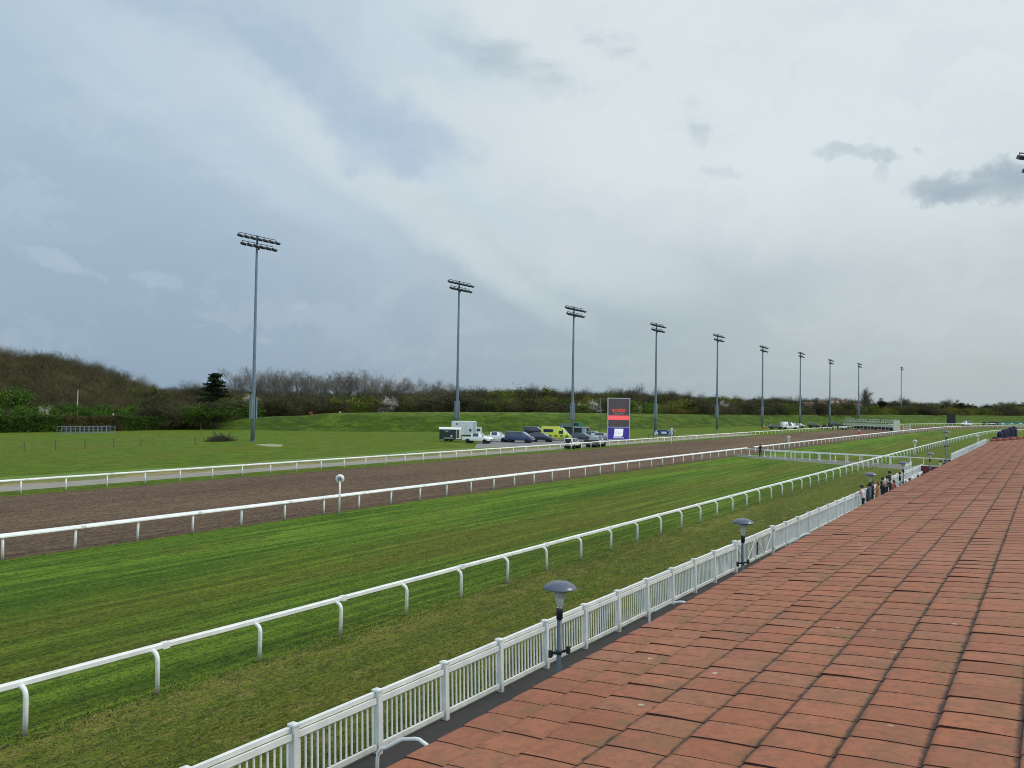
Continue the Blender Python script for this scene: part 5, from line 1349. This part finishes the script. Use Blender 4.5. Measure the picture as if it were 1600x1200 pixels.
def hedges():
    def hedge(pts,w_,hs,label,mats,n=9000,size=.11,name='hedge'):
        root=empty(name,pts[0],0,label,'hedge'); org=pts[0]; V=[];core=MB()
        segs=[(a-org,b-org,h0,h1) for a,b,h0,h1 in zip(pts[:-1],pts[1:],hs[:-1],hs[1:])]; tot=sum((b-a).length for a,b,_,_ in segs)
        C=[]
        for a,b,h0,h1 in segs:
            d=b-a; nn=Vector((-d.y,d.x,0)).normalized(); k=int(n*d.length/tot)
            t=rng.random(k); face=rng.random(k)
            for i in range(k):
                p=a+d*t[i]; h=(h0+(h1-h0)*t[i])*(1+.07*mnoise.noise(Vector((p.x*.3,p.y*.3,0))))
                if face[i]<.62: q=p-nn*(w_/2+.15*random.gauss(0,1)); z=h*random.random()
                else: q=p+nn*(random.random()-.5)*w_; z=h+.12*random.gauss(0,1)
                C.append((q.x,q.y,z))
            x0=a-nn*w_*.4;x1=b-nn*w_*.4;x2=b+nn*w_*.4;x3=a+nn*w_*.4
            core.add([(*x0.xy,0),(*x1.xy,0),(*x2.xy,0),(*x3.xy,0),(*x0.xy,h0*.9),(*x1.xy,h1*.9),(*x2.xy,h1*.9),(*x3.xy,h0*.9)],[(4,5,6,7),(0,1,5,4),(1,2,6,5),(2,3,7,6),(3,0,4,7)])
        V,T=leaves(np.array(C),size,3,.12); o=npmesh('foliage',V,T,mats,root); o2=core.build('inner_branches',TWB,root)
        return root
    def P(x,y): return at(x,y)
    pts=[P(-25,676),P(60,675),P(95,674.6),P(185,673),P(260,671)]
    H=[zat(p,x,y) for p,x,y in zip(pts,(-25,60,95,185,260),(652,652.5,652.5,652.5,653.5))]
    hedge(pts[:3],2.2,H[:3],'trimmed dark green hedge at the left edge of the field',[HDG],6500,.12)
    hedge(pts[2:4],2.2,H[2:4],'trimmed brown twiggy hedge behind the metal pen',[HDB],6500,.1)
    hedge(pts[3:],2.2,H[3:],'trimmed green hedge between the metal pen and the grass bank',[HDG],5500,.12)
    p2=[P(262,671),P(340,666)]; hedge(p2,2,[zat(p2[0],262,653.5),zat(p2[1],340,653)],'low brown hedge running behind the left end of the grass bank',[HDB],4000,.1)
    rnd=random.Random(21); x=-25
    while x<385:
        D=rnd.uniform(192,214); Q=bear(x,D); yt=rnd.uniform(624,640); k='green' if rnd.random()<.72 else 'thicket'
        plant(k,rnd.randint(1,2),Q,zat(Q,x,yt),rnd.uniform(1.3,1.9),'hedge line',x,'bushes below the wooded hill'); x+=rnd.uniform(11,19)
    Q=bear(18,215); put_tree('green',1,Q,zat(Q,18,596),1.1,'large pale green tree at the left edge below the wooded hill',None)
    Q=bear(70,196); put_tree('blossom',2,Q,zat(Q,70,634),.7,'small blossoming shrub above the hedge at the far left',None)
hedges(); label_trees()
# ------------------------------------------------------------------ far houses
def houses():
    rf=plain('far_roof_tile',(96,70,60),.8); wl=plain('far_white_wall',(214,208,196),.8); wt=plain('far_brick',(150,110,90),.8)
    L=[(1262,628,16,6,wl,'long low pale house, leftmost of the houses beyond the treeline'),(1283,627.5,10,7,wl,'small white house left of the tall gabled one beyond the trees'),(1302,625,14,9,wt,'dark roofed house with two white gables beyond the trees'),(1318,625.5,9,8,wt,'brick house with a brown roof right of the gabled one'),(1338,629,12,5,wl,'low pale house half hidden near the ninth mast')]
    for (x,y,wpx,hpx,mt,lab) in L:
        D=interp(x,DIST)*1.28; P=bear(x,D); s=D/FPX; top=zat(P,x,y+2); W=wpx*s; H=hpx*s; z0=top-H; 
        r=empty('house',(P.x,P.y,0),math.atan2(CR.y,CR.x),lab,'house'); m=MB(); m.box((0,0,(top-H*.4)/2),(W,6,top-H*.4)); m.build('wall',mt,r)
        m=MB(); e=top-H*.4; m.add([(-W/2-.3,-3.3,e),(W/2+.3,-3.3,e),(W/2+.3,3.3,e),(-W/2-.3,3.3,e),(-W/2,0,top+H*.3),(W/2,0,top+H*.3)],[(0,1,5,4),(2,3,4,5),(1,2,5),(3,0,4)]); ro=m.build('roof',rf,r)
        m=MB(); m.box((W*.3,0,top+H*.35),(.7,.7,1.2)); m.build('chimney',wt,ro)
        for k in range(max(2,int(W/2.5))):
            m=MB(); m.box((-W/2+W*(k+.5)/max(2,int(W/2.5)),-3.02,e-1.3),(.9,.06,1.1)); m.build('window',GLASS,r)
        if x==1302:
            for gx in(-W*.28,W*.28):
                m=MB(); m.add([(gx-1.1,-3.4,e-.3),(gx+1.1,-3.4,e-.3),(gx,-3.4,top+H*.05),(gx-1.1,-1,e-.3),(gx+1.1,-1,e-.3),(gx,-1,top+H*.05)],[(0,1,2),(0,2,5,3),(1,4,5,2)]); m.build('gable',wl,r)
houses()

# ------------------------------------------------------------------ people
SKIN=plain('skin',(196,150,126),.6); 
def person(loc,face,label,top,legs,hair,h=1.72,pose='stand',skirt=None,coat=0,shoes=(30,28,28),bag=None):
    s=h/1.72; J=[];E=[];Rr=[]
    def v(p,r): J.append(Vector(p)*s); Rr.append(r*s); return len(J)-1
    def e(a,b): E.append((a,b))
    sit=pose=='sit'; hz=.52 if sit else .92
    pel=v((0,0,hz),.135); 
    lean=.10 if pose=='lean' else 0
    w_=v((lean*.4,0,hz+.18),.12); ch=v((lean,0,hz+.40),.15); nk=v((lean*1.1,0,hz+.55),.055); e(pel,w_);e(w_,ch);e(ch,nk)
    hd=v((lean*1.15,0,hz+.635),.08); hd1=v((lean*1.15+.01,0,hz+.70),.098); hd2=v((lean*1.15,0,hz+.775),.07); e(nk,hd);e(hd,hd1);e(hd1,hd2)
    ns=v((lean*1.15+.115,0,hz+.675),.014); e(hd1,ns)
    for q in(-1,1):
        hp=v((0,q*.09,hz-.05),.095); e(pel,hp)
        if sit: kn=v((.42,q*.11,hz-.02),.07); an=v((.45,q*.11,.09),.045)
        else: kn=v((.02,q*.095,.50),.065); an=v((-.01,q*.10,.09),.042)
        e(hp,kn); e(kn,an); to=v((J[an].x/s+.15,q*.115,.045),.035); e(an,to)
        sh=v((lean,q*.18,hz+.47),.06); e(ch,sh)
        if pose=='lean': el=v((lean+.14,q*.24,hz+.24),.042); wr=v((lean+.36,q*.18,hz+.22),.028)
        elif pose=='fold': el=v((.05,q*.24,hz+.22),.042); wr=v((.21,q*.06,hz+.28),.028)
        elif sit: el=v((.08,q*.24,hz+.22),.042); wr=v((.28,q*.14,hz+.14),.028)
        else: el=v((-.02,q*.235,hz+.19),.042); wr=v((.06,q*.24,hz-.04),.028)
        e(sh,el); e(el,wr); d=(J[wr]-J[el]).normalized()/1; pa=v(tuple((J[wr]+d*.07*s)/s),.030); e(wr,pa)
        side=Vector((0,0,1)) if abs(d.z)<.6 else Vector((1,0,0))
        for f in range(4):
            o=(f-1.5)*.018; a=v(tuple((J[pa]+d*(.05+.01*(1.5-abs(f-1.5)))*s+side*o*s)/s),.009); b2=v(tuple((J[a]+(d*.8+Vector((0,0,-.5))).normalized()*.035*s)/s),.008); e(pa,a); e(a,b2)
        th=v(tuple((J[wr]+d*.055*s+side*.045*s+Vector((.01,-q*.01,0)))/s),.010); e(wr,th)
    me=bpy.data.meshes.new('tmp'); me.from_pydata([tuple(j) for j in J],E,[]); o=bpy.data.objects.new('tmp',me); COL.objects.link(o)
    sk=o.modifiers.new('s','SKIN'); ss=o.modifiers.new('d','SUBSURF'); ss.levels=1; ss.render_levels=1
    for i,sv in enumerate(me.skin_vertices[0].data): sv.radius=(Rr[i],Rr[i]); sv.use_root=(i==0)
    bpy.context.view_layer.update(); nm=bpy.data.meshes.new_from_object(o.evaluated_get(bpy.context.evaluated_depsgraph_get())); bpy.data.objects.remove(o)
    nm.name='body'; root=bpy.data.objects.new('person',nm); COL.objects.link(root); root.location=loc; root.rotation_euler=(0,0,face); tag(root,label,'person','people along the walkway')
    mt=[SKIN,plain('cloth_%d_%d_%d'%top,top,.85,0,.2,7),plain('cloth_%d_%d_%d'%legs,legs,.85,0,.2,7),plain('cloth_%d_%d_%d'%shoes,shoes,.7)]
    nm.materials.clear(); [nm.materials.append(x) for x in mt]
    for p in nm.polygons:
        c=p.center/s; p.use_smooth=True
        if c.z<.085: i=3
        elif c.z<hz+.02 and (abs(c.y)<.2) : i=2
        elif c.z>hz+.575: i=0
        else: i=1
        # hands
        for q in(0,): pass
        p.material_index=i
    # mark hands by closeness to wrists/palms
    wr_=[J[i] for i in range(len(J)) if abs(Rr[i]-.030*s)<1e-6]
    for p in nm.polygons:
        if min((p.center-x).length for x in wr_)<.085*s: p.material_index=0
    m=MB(); hx=lean*1.15*s
    m.lathe([(.101*s,hz*s+.665*s),(.118*s,hz*s+.72*s),(.112*s,hz*s+.79*s),(.07*s,hz*s+.845*s),(.01,hz*s+.86*s)],14,(hx-.022*s,0,0)); 
    if hair[1]: m.lathe([(.06*s,hz*s+.52*s),(.09*s,hz*s+.6*s),(.10*s,hz*s+.70*s)],12,(hx-.055*s,0,0))
    m.build('hair',plain('hair_%d_%d_%d'%hair[0],hair[0],.7),root)
    if coat:
        m=MB(); prof=[(.25,hz-coat),(.225,hz-.05),(.185,hz+.15),(.205,hz+.38),(.16,hz+.49),(.07,hz+.55)]
        V=[];n=16
        for r_,z in prof:
            for k in range(n):
                a=2*PI*k/n; V.append(((r_*.72*math.cos(a)+lean*max(0,(z-hz))/.5)*s,r_*math.sin(a)*s,z*s))
        m.add(V,[(i*n+k,i*n+(k+1)%n,(i+1)*n+(k+1)%n,(i+1)*n+k) for i in range(len(prof)-1) for k in range(n)],0,True); m.build('coat',mt[1],root)
    if skirt:
        m=MB(); m.lathe([(.27*s,skirt*s),(.21*s,(hz-.1)*s),(.15*s,(hz+.12)*s)],16); m.build('skirt',mt[2],root)
    return root
def people():
    def pw(px,Y,z=1.6):   # plan position: on the line Y, seen in pixel column px
        d=raydir(px,690); lo,hi=5,300
        X=Y*raydir(px,755).x/raydir(px,755).y
        return Vector((X,Y,.012))
    bk=(26,26,32); dk=((38,28,24),0); 
    person(pw(1349,10.62),R_(85),'person in pale pink shirt leaning on the white fence, leftmost of the group',(214,186,188),bk,dk,1.76,'lean')
    person(pw(1357,10.55),R_(100),'person in a dark grey coat half hidden behind the third lamp pole',(58,62,66),bk,dk,1.74,coat=.35)
    person(pw(1362,10.9),R_(60),'person in a dark jacket standing just right of the third lamp pole',(44,46,52),bk,((60,46,36),0),1.70,coat=.2)
    person(pw(1371.5,10.45),R_(110),'person with auburn hair wearing a tan knee length coat',(172,120,74),bk,((128,70,44),1),1.68,'fold',coat=.42)
    person(pw(1378.5,10.75),R_(70),'dark haired person in a black jacket behind the tan coated one',bk,bk,((28,24,24),0),1.72)
    person(pw(1381,10.15),R_(120),'person with blonde hair in a long black dress beside the tan coat',bk,bk,((170,130,96),1),1.62,skirt=.32,coat=.3)
    person(pw(1386,10.8),R_(80),'person in a grey knit top standing close to the fence between darker figures',(150,138,132),bk,dk,1.66)
    person(pw(1389.5,11.0),R_(75),'tall person in black standing highest at the back of the group',bk,bk,((24,22,22),0),1.9,coat=.25)
    person(pw(1392,10.3),R_(130),'person in a dark top bending at the right of the group',(40,36,46),bk,dk,1.58,'lean')
    person(pw(1396.5,9.95),R_(150),'person in a rust red dress with bare shoulders, right end of the group',(168,92,80),(132,60,52),((40,28,24),1),1.55,skirt=.3)
    person(pw(1406,10.6),R_(90),'person in dark clothing behind the pickets, beside the fourth lamp',bk,bk,((60,34,26),0),1.66)
    person(pw(1421,9.4),R_(100),'person in brown just showing over the roof edge behind the low pen',(92,70,60),bk,((96,60,44),1),1.5)
    person(pw(1434,9.3),R_(80),'person in pale cream clothing over the roof edge, left of the maroon banner',(206,198,184),bk,((90,56,40),1),1.5)
    person(pw(1440,9.1),R_(120),'person in a dark red top over the roof edge beside the maroon banner',(110,40,40),bk,dk,1.52)
    person(pw(1462,9.6)*1.0+Vector((4,0,0)),R_(100),'person in a white top behind the maroon banner',(196,200,210),bk,dk,1.7)
    person(pw(1468,9.3)+Vector((5,0,0)),R_(60),'person in navy behind the maroon banner, next to the one in white',(36,40,70),bk,dk,1.72)
    person(pw(1473,9.0)+Vector((6,0,0)),R_(80),'person in black at the right end behind the maroon banner',bk,bk,dk,1.7)
    P=at(1188,714); P.z=.014
    person(P,R_(200),'person in black standing on the crossing in the gap between the rails',bk,bk,((26,24,24),0),1.78)
    person(at(1309,673),R_(200),'person in dark clothes at the left of the starting stalls',(40,44,50),bk,dk,1.75)
    person(at(1302,672.5),R_(100),'person in a light top beside the low trailer near the stalls',(170,170,160),bk,dk,1.75)
people()
